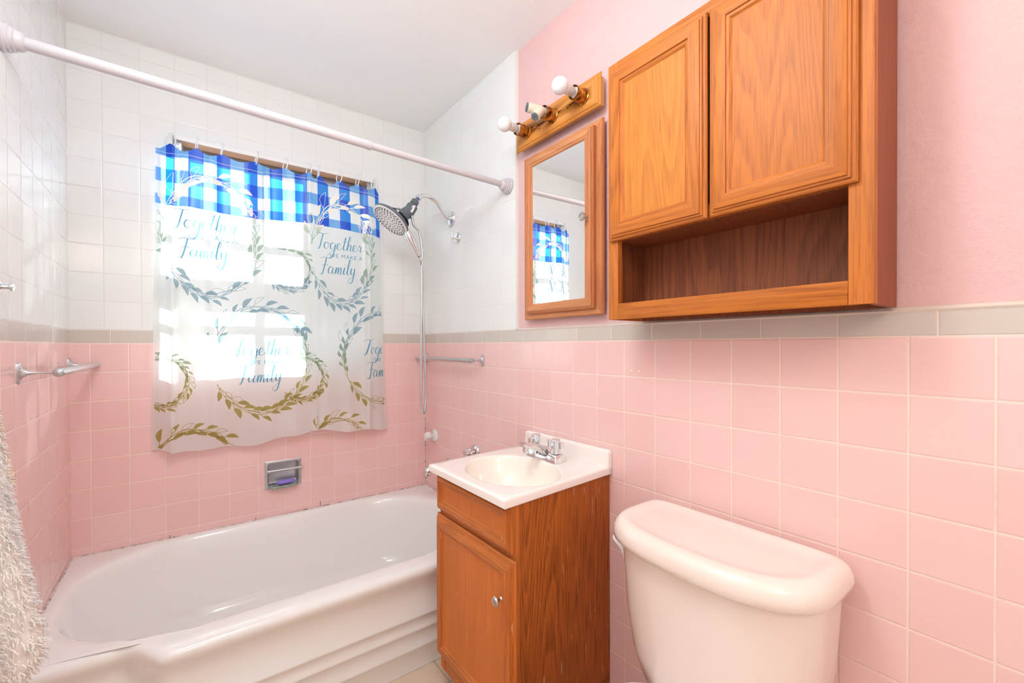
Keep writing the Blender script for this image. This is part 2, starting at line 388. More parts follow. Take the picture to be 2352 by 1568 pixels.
# cap course with a rolled top edge
m.quad_box((0, -.857, ZP), (.02, -3.6, ZP+.048), 0)
struct(m.build('wall_right', ['tile_r', 'plaster'], smooth=False))
struct(box((LW, 0, 0), (LW-.12, -.90, CEIL+.05), 0).quad_box((LW-.008, -.90, 0), (LW-.12, -3.6, CEIL+.05), 1).build('wall_left', ['tile_l', 'ceiling'], smooth=False))
DX0, DX1 = -1.33, -.47
struct(cells([LW-.12, DX0, DX1, .12], [0, 2.03, CEIL+.05], [(DX0, DX1, 0, 2.03)], -3.6, -3.48).build('wall_front', 'ceiling', smooth=False))
struct(box((LW-.12, .165, 0), (.12, -3.6, -.06)).build('floor', 'floor', smooth=False))
struct(box((LW-.12, .165, CEIL), (.12, -3.6, CEIL+.06)).build('ceiling', 'ceiling', smooth=False))
# bullnose tile edge that ends the white tiles on the right wall
m = MB(); lo = []
for z in (ZP+.052, CEIL): lo.append([(.008, -.8555, z), (-.0005, -.8555, z), (-.0025, -.859, z), (-.0015, -.863, z), (.003, -.866, z), (.008, -.867, z)])
struct(m.rings(lo, True, True, True).build('trim_1', plain('bullnose_glaze', srgb(222, 212, 206), .2)))
m = MB(); lo = []
for y in (-.866, -3.48): lo.append([(.008, y, ZP+.046), (-.0005, y, ZP+.046), (-.0022, y, ZP+.050), (.0, y, ZP+.0545), (.004, y, ZP+.0565), (.009, y, ZP+.057)])
struct(m.rings(lo, True, True, True).build('trim_2', plain('cap_glaze', srgb(214, 200, 188), .2)))
# cove strip where white tiles meet the ceiling
m = MB(); c_ = .005
m.rings([[(x, -.0001, CEIL-c_), (x, -.0001, CEIL-.0001), (x, -c_, CEIL-.0001)] for x in (LW, 0)], True, True, True)
m.rings([[(0, y, CEIL-c_), (0, y, CEIL-.0001), (-c_, y, CEIL-.0001)] for y in (0, -.857)], True, True, True)
m.rings([[(LW, y, CEIL-c_), (LW, y, CEIL-.0001), (LW+c_, y, CEIL-.0001)] for y in (0, -.857)], True, True, True)
struct(m.build('trim_3', plain('ceiling_caulk', srgb(234, 234, 232), .5)))
# caulk round the tub and down the corner, with mould
m = MB(); zt = .3795
def bead(pts, r=.004):
    random.seed(3); q = catmull(pts, 1)
    out = []
    for i in range(len(q)-1):
        n_ = 30
        for k in range(n_): out.append(q[i].lerp(q[i+1], k/n_)+Vector((0, 0, random.uniform(-.0012, .0012))))
    m.tube(out+[q[-1]], [r*random.uniform(.6, 1.25) for _ in range(len(out)+1)], 8)
bead([(LW+.003, -.002, zt), (-.003, -.002, zt)]); bead([(LW+.002, -.003, zt), (LW+.002, -.74, zt)], .0045); bead([(-.002, -.003, zt), (-.002, -.74, zt)])
bead([(-.0015, -.0015, .38), (-.0015, -.0015, ZP-.42)], .0024)
struct(m.build('trim_4', 'caulk'))
m = MB()
for x_, z0, z1 in ((-.5685, .382, .408), (-1.156, .382, .392), (-.8465, .382, .391)): m.quad_box((x_-.0011, -.0006, z0), (x_+.0011, .001, z1))
struct(m.build('trim_5', 'mould', smooth=False))

# ------------------------------------------------------------------ window
win = empty('window_1', ((WX0+WX1)/2, .1, WZ0)); struct(win)
def lw(m, name, mats, **k):
    o = m.build(name, mats, **k); o.parent = win; o.location = -Vector(win.location); o['kind'] = 'structure'; return o
lw(box((WX0, 0.0005, WZ1-.012), (WX1, .165, WZ1-.0001)), 'window_head', 'head_wood', bevel=.001)
m = box((WX0+.0001, .0005, WZ0+.0001), (WX1-.0001, .165, WZ0+.014))
lw(m, 'window_sill', 'sash', bevel=.002)
T1 = WZ1-.012; B1 = WZ0+.014
m = box((WX0, .07, B1), (WX0+.036, .13, T1)).quad_box((WX1-.036, .07, B1), (WX1, .13, T1)).quad_box((WX0+.036, .07, T1-.03), (WX1-.036, .13, T1)).quad_box((WX0+.036, .07, B1), (WX1-.036, .13, B1+.03))
MR = ZP+.262
m.quad_box((WX0+.036, .088, ZP+.197), (WX1-.036, .112, ZP+.262)).quad_box((WX0+.036, .092, ZP+.262), (WX1-.036, .122, ZP+.327))
lw(m, 'window_frame', 'sash', bevel=.0015)
m = MB()
iw = (WX1-WX0-.072)
for k in (1, 2):
    xm = WX0+.036+iw*k/3
    m.quad_box((xm-.0125, .094, B1+.03), (xm+.0125, .108, ZP+.197)); m.quad_box((xm-.0125, .098, ZP+.327), (xm+.0125, .112, T1-.03))
for za, zb in ((.097, .131),): m.quad_box((WX0+.036, .0945, ZP+za), (WX1-.036, .1075, ZP+zb))
for za, zb in ((.467, .498),): m.quad_box((WX0+.036, .0985, ZP+za), (WX1-.036, .1115, ZP+zb))
lw(m, 'window_muntin', 'sash', smooth=False)
lw(box((WX0+.03, .1005, B1+.02), (WX1-.03, .1015, ZP+.21)).quad_box((WX0+.03, .1045, ZP+.3), (WX1-.03, .1055, T1-.02)), 'window_pane', 'glass', smooth=False)

# ------------------------------------------------------------------ window curtain rod and its two end brackets
RY, RZ = -.030, ZP+.847
rod = empty('window_curtain_rod', (-.72, RY, RZ), 0, 'thin white flat rod carrying the gingham curtain across the window head', 'curtain rod')
def ab(m, name, mats, par, **k):          # geometry given in room coordinates under an unrotated empty
    o = m.build(name, mats, **k); o.parent = par; o.location = -Vector(par.location); return o
ab(box((-1.132, RY-.004, RZ-.010), (-.303, RY+.004, RZ+.010)), 'rod_tube', 'white_plastic', rod, bevel=.003)
for sx, s in ((-1.118, 1), (-.318, -1)):
    m = box((sx-.012, -.0005, RZ-.048), (sx+.012, -.004, RZ-.004)).quad_box((sx-.012*s, -.001, RZ-.012), (sx-.009*s, RY, RZ-.006))
    m.tube([(sx-.013*s, -.002, RZ-.044), (sx-.013*s, RY+.002, RZ-.014), (sx-.013*s, RY, RZ)], .0022, 8)
    m.lathe([(0, .0), (.0045, .0), (.004, .003), (0, .0035)], (sx, -.004, RZ-.018), (0, -1, 0), 12); m.lathe([(0, .0), (.0045, .0), (.004, .003), (0, .0035)], (sx, -.004, RZ-.036), (0, -1, 0), 12)
    ab(m, 'bracket', 'dull', rod, bevel=.0008)

# ------------------------------------------------------------------ the curtain
HX = [-1.145, -1.054, -.968, -.838, -.722, -.620, -.573, -.480, -.389, -.297]
CZ1 = ZP+.806; CZB = ZP-.442; BAND = ZP+.563
def xe(z):
    f = (CZ1-z)/(CZ1-CZB)
    return -1.190-.020*f, -.280+.044*f
FOLD = [(-1.135, .012, .020, -.010), (-1.005, .022, .016, .006), (-.865, .03, .013, .0), (-.800, .012, .012, .02), (-.690, .020, .012, .0), (-.622, .010, .026, .03),
        (-.545, .022, .014, 0), (-.440, .025, .014, .0), (-.335, .016, .018, -.01)]
def fy(x, z):
    t_ = min(1, max(0, (CZ1-z)/(CZ1-CZB)))
    y = -.047 - .006*math.sin(17*x+2*t_) - .004*math.sin(41*x+1.3+3*t_)
    for c, w, a, d in FOLD:
        cc = c + d*t_
        y -= a*(.55+.45*math.cos(3*t_+c*7))*math.exp(-((x-cc)/w)**2)
    y -= .0025*math.sin(30*z+5*x)*(.3+t_)
    # the two end flaps fold back to the wall at the top
    xl, xr = xe(z)
    for e in (xl, xr): y += .024*math.exp(-((x-e)/.03)**2)
    return min(y, -.010)
def ztop(x):
    d = .0
    if HX[0] <= x <= HX[-1]:
        for a, b in zip(HX, HX[1:]):
            if a <= x <= b:
                s = (x-a)/(b-a); w = b-a; d = (.030 if w < .1 else .018)*(math.sin(PI*s)**1.3)*(1.25 if abs(a+.573) < .01 else .75 if w < .1 else 1)
    else:
        d = .010
        if x < HX[0]: d = .020*min(1, (HX[0]-x)/.03)
        else: d = .022*min(1, (x-HX[-1])/.015)
    return CZ1+.004-d
def zbot(x):
    return CZB + .010*math.sin(9*x+.4) + .006*math.sin(31*x) - .012*math.exp(-((x+1.14)/.03)**2) + .012*math.exp(-((x+.64)/.10)**2)
NX, NZ = 360, 150
def csurf(s, t_):
    """s across 0..1, t down 0..1"""
    for _ in range(2): pass
    xl, xr = xe(CZ1-(CZ1-CZB)*t_); x = xl+(xr-xl)*s
    za, zb = ztop(x), zbot(x); z = za+(zb-za)*t_
    return x, fy(x, z), z
m = MB(); m.rings([[csurf(i/NX, j/NZ) for i in range(NX+1)] for j in range(NZ+1)], False)
me_o = m.build('shower_curtain', 'vinyl', angle=180)
me = me_o.data
arc = [0.]; zz = ZP+.3
xs_ = [xe(zz)[0]+(xe(zz)[1]-xe(zz)[0])*i/NX for i in range(NX+1)]
for i in range(NX): arc.append(arc[-1]+math.hypot(xs_[i+1]-xs_[i], 1.35*(fy(xs_[i+1], zz)-fy(xs_[i], zz))))
uvl = me.uv_layers.new(name='cloth')
for lp in me.loops:
    x, y, z = me.vertices[lp.vertex_index].co
    xl, xr = xe(z); s = (x-xl)/(xr-xl)*NX; i = max(0, min(NX-1, int(s)))
    u = arc[i]+(arc[i+1]-arc[i])*(s-i)
    hemz = BAND + .008*math.sin(9*x+.4) - .010*math.exp(-((x+1.14)/.03)**2)
    uvl.data[lp.index].uv = (u+.008, hemz-z)
tag(me_o, 'white vinyl curtain over the window with blue gingham top band, leaf wreaths and script', 'curtain')
CURT = me_o
def on_curtain(x, z, lift=.0012):
    e = .0015; nx = (fy(x+e, z)-fy(x-e, z))/(2*e); k = 1/math.sqrt(1+nx*nx)
    return (x+nx*k*lift, fy(x, z)-lift*k, z)

# ---- prints on the cloth (drawn in curtain coordinates x, z, then laid on the folds)
class Print:
    def __init__(s): s.m = MB()
    def inside(s, x, z):
        xl, xr = xe(z); return xl+.004 < x < xr-.004 and zbot(x)+.003 < z < ztop(x)-.03
    def poly(s, pts, c=None):
        if not all(s.inside(*p_) for p_ in pts): return
        n = len(s.m.v); s.m.v += [on_curtain(*p_) for p_ in pts]; s.m.f.append(tuple(range(n, n+len(pts)))); s.m.mi.append(0)
    def strip(s, a, b):
        for i in range(len(a)-1):
            q = [a[i], a[i+1], b[i+1], b[i]]
            if all(s.inside(*p_) for p_ in q):
                n = len(s.m.v); s.m.v += [on_curtain(*p_) for p_ in q]; s.m.f.append((n, n+1, n+2, n+3)); s.m.mi.append(0)
    def line(s, pts, w, taper=True):
        n = len(pts); A, B = [], []
        for i, (x, z) in enumerate(pts):
            x0, z0 = pts[max(0, i-1)]; x1, z1 = pts[min(n-1, i+1)]
            L = math.hypot(x1-x0, z1-z0) or 1; nx, nz = -(z1-z0)/L, (x1-x0)/L
            ww = (w(i/(n-1)) if callable(w) else w*(.45+.55*math.sin(PI*i/(n-1)) if taper else 1))/2
            A.append((x+nx*ww, z+nz*ww)); B.append((x-nx*ww, z-nz*ww))
        s.strip(A, B)
    def leaf(s, x, z, ang, L, wd, filled=True):
        K = 9; ca, sa = math.cos(ang), math.sin(ang)
        up, dn = [], []
        for i in range(K+1):
            t_ = i/K; h = wd*(math.sin(PI*t_**.82)**.9)*.5; bx = L*t_; bz = L*.12*math.sin(PI*t_)
            up.append((x+ca*bx-sa*(bz+h), z+sa*bx+ca*(bz+h))); dn.append((x+ca*bx-sa*(bz-h), z+sa*bx+ca*(bz-h)))
        if filled: s.strip(up, dn)
        else:
            s.line(up, .0016, False); s.line(dn, .0016, False)
def wreath(pr, cx, cz, rx, rz, a0, a1, L=.045, n=13, seed=1, w=.0024):
    """leafy garland along an elliptic arc from angle a0 to a1 (degrees, leaves point along the way)"""
    R = random.Random(seed); wl_ = w; a0, a1 = math.radians(a0), math.radians(a1); sg = 1 if a1 > a0 else -1
    def pt(a, off=0): return (cx+(rx+off)*math.cos(a), cz+(rz+off)*math.sin(a))
    for off, ph in ((0, 0), (L*.14, 1.1), (-L*.13, 2.3)):
        pr.line([pt(a0+(a1-a0)*i/60, off*math.sin(PI*i/60)+L*.07*math.sin(5*PI*i/60+ph)) for i in range(61)], w)
    for i in range(n):
        f = (i+.4)/n; a = a0+(a1-a0)*f
        x, z = pt(a); tang = math.atan2(rz*math.cos(a), -rx*math.sin(a)) + (0 if sg > 0 else PI)
        for side in (1, -1):
            if R.random() < .08: continue
            ln = L*R.uniform(.7, 1.1); sp = side*R.uniform(.35, .62)
            st = L*R.uniform(.25, .6)
            x1, z1 = x+math.cos(tang+sp)*st, z+math.sin(tang+sp)*st
            xm, zm = (x+x1)/2+math.cos(tang)*st*.15, (z+z1)/2+math.sin(tang)*st*.15
            pr.line([(x, z), (xm, zm), (x1, z1)], w*.8, False)
            pr.leaf(x1, z1, tang+sp*1.0-side*.12, ln, ln*R.uniform(.30, .40), R.random() > .28)
GL = {  # script letters on a 1-high x-height: strokes as control points (x, y); last number is the advance
 'T': ([[(-.15, 1.95), (.3, 2.15), (.9, 2.1), (1.5, 2.3)], [(.75, 2.1), (.62, 1.2), (.45, .2), (.25, -.15), (.1, .0)]], 1.0),
 'F': ([[(-.1, 1.95), (.3, 2.15), (.9, 2.1), (1.5, 2.3)], [(.7, 2.1), (.58, 1.2), (.42, .2), (.25, -.2), (.08, .0)], [(.2, 1.05), (.6, 1.15), (1.0, 1.1)]], 1.05),
 'o': ([[(.55, .95), (.2, .9), (.02, .45), (.2, .03), (.5, .1), (.66, .55), (.5, .92), (.6, .8), (.95, .85)]], .85),
 'g': ([[(.7, .85), (.35, 1.), (.05, .6), (.15, .1), (.45, .1), (.72, .8), (.66, .1), (.5, -.9), (.1, -1.35), (-.25, -1.0), (.2, -.4), (.9, .15)]], .9),
 'e': ([[(.0, .3), (.4, .6), (.45, .92), (.2, .95), (.05, .5), (.15, .08), (.45, .05), (.8, .4)]], .72),
 't': ([[(.0, .2), (.3, 1.0), (.42, 1.9), (.3, 1.0), (.22, .2), (.4, .0), (.75, .4)], [(.02, 1.25), (.35, 1.3), (.75, 1.35)]], .65),
 'h': ([[(.0, .2), (.4, 1.2), (.5, 2.0), (.36, 2.05), (.2, 1.2), (.1, .0), (.3, .7), (.55, .95), (.62, .6), (.55, .1), (.7, .0), (.95, .35)]], .9),
 'r': ([[(.0, .2), (.22, 1.0), (.3, .85), (.5, .82), (.42, .3), (.55, .02), (.9, .35)]], .8),
 'a': ([[(.6, .85), (.3, .97), (.03, .5), (.15, .05), (.42, .2), (.62, .85), (.55, .2), (.68, .02), (.95, .35)]], .88),
 'm': ([[(.0, .3), (.15, .9), (.1, .0), (.32, .85), (.45, .75), (.4, .0), (.65, .88), (.78, .7), (.74, .1), (.85, .0), (1.05, .35)]], 1.02),
 'i': ([[(.0, .3), (.18, .95), (.12, .2), (.25, .0), (.5, .35)], [(.24, 1.3), (.29, 1.4)]], .45),
 'l': ([[(.0, .3), (.4, 1.3), (.48, 2.0), (.34, 2.05), (.18, 1.1), (.15, .2), (.3, .0), (.55, .35)]], .52),
 'y': ([[(.0, .4), (.14, .95), (.12, .3), (.3, .05), (.55, .5), (.62, .95), (.55, .0), (.4, -.9), (.05, -1.2), (-.15, -.8), (.3, -.3), (.8, .2)]], .8),
}
def script(pr, word, x, z, h, maxx=9, slant=.18, xs=.9):
    cur = x
    for ch in word:
        st, adv = GL[ch]
        for s_ in st:
            pts = [(cur+(p_.x*xs+p_.y*slant*.5)*h, z+p_.y*h) for p_ in catmull([(a, b, 0) for a, b in s_], 7)]
            def wf(f, pts=pts):
                i = min(len(pts)-2, int(f*(len(pts)-1))); dz = pts[i+1][1]-pts[i][1]; dx = abs(pts[i+1][0]-pts[i][0])
                k = max(0, -dz)/(math.hypot(dx, dz)+1e-6)
                return h*(.045+.10*k)
            pr.line(pts, wf)
        cur += adv*h*xs
    return cur
def caps(pr, text, x, z, size, gap=1.15):
    cu = bpy.data.curves.new('tmp', 'FONT'); cu.body = text; cu.size = size; cu.space_character = gap; cu.resolution_u = 2
    o = bpy.data.objects.new('tmp', cu); COL.objects.link(o)
    bpy.context.view_layer.update()
    me = o.evaluated_get(bpy.context.evaluated_depsgraph_get()).to_mesh()
    for f in me.polygons: pr.poly([(x+me.vertices[i].co.x, z+me.vertices[i].co.y) for i in f.vertices])
    o.to_mesh_clear(); bpy.data.objects.remove(o); bpy.data.curves.remove(cu)
pr = Print()
# big wreaths: centre x, centre z, radii, then garland arcs (degrees, anticlockwise seen from the room)
BIG = [(-1.010, .445, .165, .245), (-.470, .440, .142, .240), (-.822, -.075, .185, .235), (-.251, -.075, .215, .235)]
for k, (cx, cz, rx, rz) in enumerate(BIG):
    cz += ZP
    wreath(pr, cx, cz, rx, rz, 172, 34, .070 if k < 2 else .058, 11, 10+k, .0036 if k < 2 else .0024)          # over the top, left to right
    wreath(pr, cx, cz, rx, rz, 205, 345, .052, 13, 20+k)         # round the bottom
    wreath(pr, cx, cz, rx, rz, 345, 398, .044, 6, 30+k)          # right side, thinner leaves
    if k in (0, 3): wreath(pr, cx, cz, rx, rz, 205, 150, .040, 6, 40+k)
for k, (cx, cz, rx, rz) in enumerate([(-.712, .345, .092, .095), (-1.178, -.158, .088, .100), (-.655, -.166, .095, .100)]):
    cz += ZP
    wreath(pr, cx, cz, rx, rz, 120, -40, .030, 13, 50+k, .0018); wreath(pr, cx, cz, rx, rz, 215, 320, .030, 10, 60+k, .0018)
wreath(pr, -1.075, ZP-.500, .135, .135, 168, 22, .058, 9, 71, .003)
wreath(pr, -.500, ZP-.510, .125, .135, 165, 30, .054, 8, 72, .003)
o = pr.m.build('wreath_print', 'leaf_print', angle=180); o.parent = CURT; o['label'] = 'printed leaf wreaths fading from pale blue to gold green'
for (x, z) in ((-.590, .462), (-.930, -.055), (-.372, -.055), (-1.135, .475)):
    pr = Print(); script(pr, 'Together', x, ZP+z, .034, xs=1.0)
    caps(pr, 'WE MAKE A', x+.060, ZP+z-.040, .026, 1.2)
    script(pr, 'Family', x+.015, ZP+z-.120, .036, xs=1.0)
    o = pr.m.build('lettering', 'text_print', angle=180); o.parent = CURT; o['label'] = 'pale blue script reading Together we make a Family'

# curtain hooks: clear plastic rings round the rod
hk_desc = ['at the far left end of the rod', 'second from the left end of the rod', 'third from the left, by the first deep scallop', 'fourth from the left, above flat gingham',
           'fifth from the left, near the middle', 'sixth from the left, left one of the close middle pair', 'seventh from the left, right one of the close middle pair',
           'third from the right end of the rod', 'second from the right end of the rod', 'at the far right end of the rod']
proto = None
for i, hx in enumerate(HX):
    if proto is None:
        pts = []
        for k in range(25):
            a = PI*.62 + 2*PI*.93*k/24
            pts.append((0.004*math.sin(a), -.004+.0165*math.cos(a)*-1, -.018+.030*math.sin(a)))
        m = MB(); m.tube(pts, .0023, 8)
        m.lathe([(0, 0), (.0035, .0015), (.0035, .004), (0, .006)], pts[-1], (0, -1, 0), 10)
        o = proto = m.build('curtain_hook', 'clear')
    else: o = proto.copy(); COL.objects.link(o)
    big = i in (0, 9)
    o.location = (hx, RY, RZ); o.rotation_euler = (0, 0, [1.1, -.15, .1, .12, .35, .45, -.35, .5, .15, -1.15][i])
    if big: o.scale = (1.1, 1.1, 1.05)
    tag(o, 'clear plastic curtain hook, ' + hk_desc[i], 'hook', 'clear hooks holding the window curtain')

# ------------------------------------------------------------------ shower rod
ya, za, yb, zb = -.722, ZP+.728, -.808, ZP+.657
sr = empty('shower_curtain_rod', (LW+.001, ya, za), 0, 'long bare white tension rod spanning the tub between the side walls', 'shower rod')
A = Vector((0, 0, 0)); Bv = Vector((-LW-.002, yb-ya, zb-za)); d = Bv.normalized(); L = Bv.length
MB().tube([d*.03, d*(L*.60)], .0148, 24).build('outer_tube', 'rod_paint', sr)
MB().tube([d*(L*.59), d*(L-.03)], .0122, 24).lathe([(.0125, 0), (.0160, 0), (.0160, .012), (.0125, .014)], d*(L*.595), d, 24).build('inner_tube', 'rod_paint', sr)
for o0, dr in ((A, Vector((1, 0, 0))), (Bv, Vector((-1, 0, 0)))):
    MB().lathe([(0, 0), (.033, 0), (.034, .006), (.031, .009), (.031, .014), (.028, .016), (.0275, .022), (.024, .024), (.023, .032), (.020, .038), (.0155, .041), (.0, .041)], o0, dr, 32).build('end_cap', 'rod_paint', sr)

# ------------------------------------------------------------------ shower head on its arm, with hand wand and hose
sx, sy, sz = 0, -.318, ZP+.634
sh = empty('handheld_shower', (0, sy, sz), 0, 'round grey and white multi-spray shower head with hand wand and looping metal hose', 'shower head')
MB().lathe([(0, .0), (.037, .0), (.038, .005), (.034, .011), (.020, .014), (.0, .014)], (0, 0, 0), (-1, 0, 0), 32).build('flange', 'chrome', sh)
arm = catmull([(0, 0, 0), (-.03, 0, .006), (-.055, 0, .030), (-.085, 0, .068), (-.125, 0, .088), (-.165, 0, .086), (-.190, 0, .066)], 6)
MB().tube(arm, .0098, 16).lathe([(.0098, 0), (.0145, .002), (.0145, .016), (.0098, .018)], (-.176, 0, .079), (-.6, 0, -.5), 20).build('shower_arm', 'chrome', sh)
dn = Vector((-.62, 0, -.785)).normalized()           # spraying direction
J = Vector((-.196, 0, .058))
MB().lathe([(0, -.004), (.013, 0), (.019, .006), (.0195, .026), (.016, .030), (.0, .032)], J, (-.55, 0, -.83), 10).build('swivel_nut', 'grey_plastic', sh)
B0 = J + Vector((-.016, 0, -.026))
m = MB(); m.lathe([(0, 0), (.017, .0), (.026, .008), (.027, .052), (.022, .066), (.0, .07)], B0, (-.50, 0, -.86), 28)
dv = m.build('diverter_body', 'grey_plastic', sh)
m = MB(); m.lathe([(0, 0), (.0065, .001), (.0075, .006), (.005, .010), (0, .011)], B0+Vector((-.012, -.024, -.020)), (0, -1, .05), 14)
m.tube([B0+Vector((-.004, -.030, -.012)), B0+Vector((-.024, -.031, -.048))], [.0042, .0062], 10)
m.build('diverter_lever', 'white_plastic', dv)
DC = Vector((-.314, -.002, -.062)) + Vector((0, 0, 0))
DC = Vector((-.322, 0, -.058))
hd = MB().lathe([(0, -.034), (.028, -.033), (.050, -.026), (.076, -.016), (.090, -.006), (.0935, .002), (.0925, .008)], DC, dn, 56).build('head_shell', 'grey_plastic', sh)
MB().lathe([(.030, 0), (.040, .012), (.060, .030)], DC+dn*-.052+Vector((.020, 0, 0)), dn, 40).tube([B0+Vector((-.012, 0, -.022)), B0+Vector((-.034, 0, -.040)), DC+dn*-.022+Vector((.03, 0, -.01))], [.022, .026, .030], 24).build('head_neck', 'grey_plastic', hd)
MB().lathe([(.0925, .006), (.0925, .0095), (.088, .0115), (.080, .011), (.0, .012)], DC, dn, 56).build('spray_face', 'white_plastic', hd)
m = MB(); ax = dn; a1 = Vector((0, 1, 0)); a2 = ax.cross(a1)
for rad, cnt, rr in ((.080, 34, .0026), (.070, 26, .0023), (.056, 20, .0021), (.044, 15, .0019), (.030, 10, .0018), (.017, 6, .0016)):
    for k in range(cnt):
        a = 2*PI*k/cnt + rad*40
        c = DC + ax*.0112 + (a1*math.cos(a)+a2*math.sin(a))*rad
        m.lathe([(rr*1.3, 0), (rr, .0022), (0, .0026)], c, ax, 8)
noz = m.build('nozzle', 'dark', hd); noz['kind'] = 'stuff'
# docked hand wand below the big head
w0 = Vector((-.262, -.028, -.098)); w1 = Vector((-.190, -.028, -.232))
wd = (w1-w0); prof = [(0, 0), (.013, .002), (.0165, .02), (.0190, .05), (.0170, .085), (.0130, .12), (.0105, .145), (.0, .15)]
wl = wd.length/.161
wand = MB().lathe([(r, h*wl) for r, h in prof], w0, wd, 24).build('hand_wand', 'chrome', sh)
MB().lathe([(.0095, 0), (.0105, .0), (.0105, .018), (.008, .022), (.006, .022)], w0+wd*.93, wd, 20).build('hose_nut', 'chrome', sh)
HZ = -.343-.634
hose = catmull([B0+Vector((-.012, -.012, -.050)), (-.222, -.026, -.070), (-.196, -.028, -.100), (-.181, -.028, -.17), (-.178, -.029, -.28), (-.176, -.029, -.50), (-.166, -.029, -.75), (-.163, -.029, -.88), (-.169, -.030, -.950), (-.178, -.030, -.974),
                (-.187, -.031, -.950), (-.190, -.031, -.86), (-.188, -.031, -.62), (-.184, -.031, -.42), (-.183, -.031, -.32), (-.184, -.029, -.26), w1+wd.normalized()*.006], 50)
m = MB(); rs = [.0058*(1+.10*math.sin(i*2.1)) for i in range(len(hose))]; m.tube(hose, rs, 10)
m.build('metal_hose', 'alu', sh, angle=80)

hk = empty('robe_hook', (0, -.380, ZP+.526), 0, 'small round chrome hook on the white tiles just below the shower arm flange', 'hook')
MB().lathe([(0, 0), (.026, 0), (.027, .004), (.023, .009), (.0, .010)], (0, 0, 0), (-1, 0, 0), 28).build('base_plate', 'chrome', hk)
MB().tube(catmull([(-.008, 0, -.003), (-.026, 0, -.008), (-.034, 0, -.006), (-.036, 0, .004), (-.036, 0, .022)], 6), .0048, 10).build('prong', 'chrome', hk)

# ------------------------------------------------------------------ towel bars
def towel_bar(name, y_near, y_far, z, side, so, label):
    """side +1: on the left wall, reaching towards +x; -1: on the right wall"""
    x0 = LW if side > 0 else 0
    r = empty(name, (x0, (y_near+y_far)/2, z), 0, label, 'towel bar', 'matching towel bars over the tub')
    hl = (y_near-y_far)/2
    MB().tube([(side*so, -abs(hl), 0), (side*so, abs(hl), 0)], .0105, 24).build('bar', 'alu', r)
    for s in (-1, 1):
        y = s*abs(hl)
        m = MB()
        # flared bracket: tall plate, web that thins to the arm, round cup
        lo = []
        for x, hh, wy in ((.0, .029, .0105), (.003, .029, .0105), (.004, .0205, .0085), (.009, .0120, .0060), (.018, .0055, .0045), (.032, .0026, .0034), (so-.018, .0026, .0034), (so-.010, .0055, .0050), (so-.003, .0090, .0062)):
            lo.append([(side*x, y+wy*math.cos(2*PI*k/16), hh*(abs(math.sin(2*PI*k/16))**.6*(1 if math.sin(2*PI*k/16) > 0 else -1))) for k in range(16)])
        m.rings(lo, True, True, True)
        m.lathe([(0, -.009), (.0095, -.007), (.0118, -.003), (.0118, .012), (.0105, .013)], (side*so, y, 0), (0, -s, 0), 24)
        for zz_ in (.0215, -.0215): m.lathe([(0, .0), (.0036, .0), (.003, .0016), (0, .002)], (side*.0031, y, zz_), (side, 0, 0), 10)
        m.build('bracket', 'dull', r)
    return r
towel_bar('towel_bar', -.030, -.603, ZP-.082, -1, .060, 'slim metal towel bar on the right wall, passing behind the shower hose')
towel_bar('towel_bar', -.012, -.618, ZP-.083, 1, .075, 'metal towel bar on the left pink wall, ending in the tub corner')

# ------------------------------------------------------------------ recessed soap dish and soap
x0, x1, z0, z1 = SD[0]-.0085, SD[1]+.0085, SD[2]-.009, SD[3]+.009
w, h = x1-x0, z1-z0
sd = empty('soap_dish', (x0, 0, z0), 0, 'recessed chrome soap dish with a grab bar in the pink tiles under the curtain', 'soap dish')
def rr2(x0_, x1_, z0_, z1_, r_, y_, n=6):
    out = []
    for cx, cz, a0 in ((x1_-r_, z0_+r_, -90), (x1_-r_, z1_-r_, 0), (x0_+r_, z1_-r_, 90), (x0_+r_, z0_+r_, 180)):
        for k in range(n+1):
            a = math.radians(a0+90*k/n); out.append((cx+r_*math.cos(a), y_, cz+r_*math.sin(a)))
    return out
m = MB(); m.rings([rr2(0, w, 0, h, .001, .0, 6), rr2(0, w, 0, h, .001, -.0035), rr2(.003, w-.003, .003, h-.003, .001, -.0055), rr2(.011, w-.011, .011, h-.011, .012, -.0050), rr2(.0125, w-.0125, .0125, h-.0125, .012, -.001)])
m.build('face_plate', 'dull', sd)
MB().rings([rr2(.0125, w-.0125, .0125, h-.0125, .012, -.001), rr2(.013, w-.013, .013, h-.013, .012, .030), rr2(.020, w-.020, .020, h-.020, .010, .036)], True, False, True).build('recess', 'dull', sd)
m = MB(); lo = []
for f, dz in ((0, 0), (1, -.006)):
    lp = [(w/2+(w/2-.016)*s_, .030 if False else 0, 0) for s_ in (1,)]
pts_o = []
N_ = 32
def tray(sc, z_): 
    out = [(w/2-(w/2-.014)*sc, .028, z_), ]
    for k in range(N_+1):
        a = PI+PI*k/N_; cx_ = math.cos(a); sx_ = math.sin(a)
        out.append((w/2+(w/2-.014)*sc*(abs(cx_)**.45)*(1 if cx_ > 0 else -1), -.006+.030*sc*(-(abs(sx_)**.6)), z_))
    out.append((w/2+(w/2-.014)*sc, .028, z_)); return out
m.rings([tray(.92, .004), tray(1.0, .008), tray(1.0, .014), tray(.97, .0155), tray(.94, .0125), tray(.2, .0115)], True, True, True)
m.build('tray', 'scum', sd)
m = MB(); m.tube([(.010, -.018, h*.66), (w+.001, -.018, h*.66)], .0058, 16)
for xx in (.012, w-.001): m.quad_box((xx-.006, -.004, h*.66-.006), (xx+.006, -.022, h*.66+.006))
m.build('grab_bar', 'alu', sd, bevel=.001)
m = MB(); lo = []
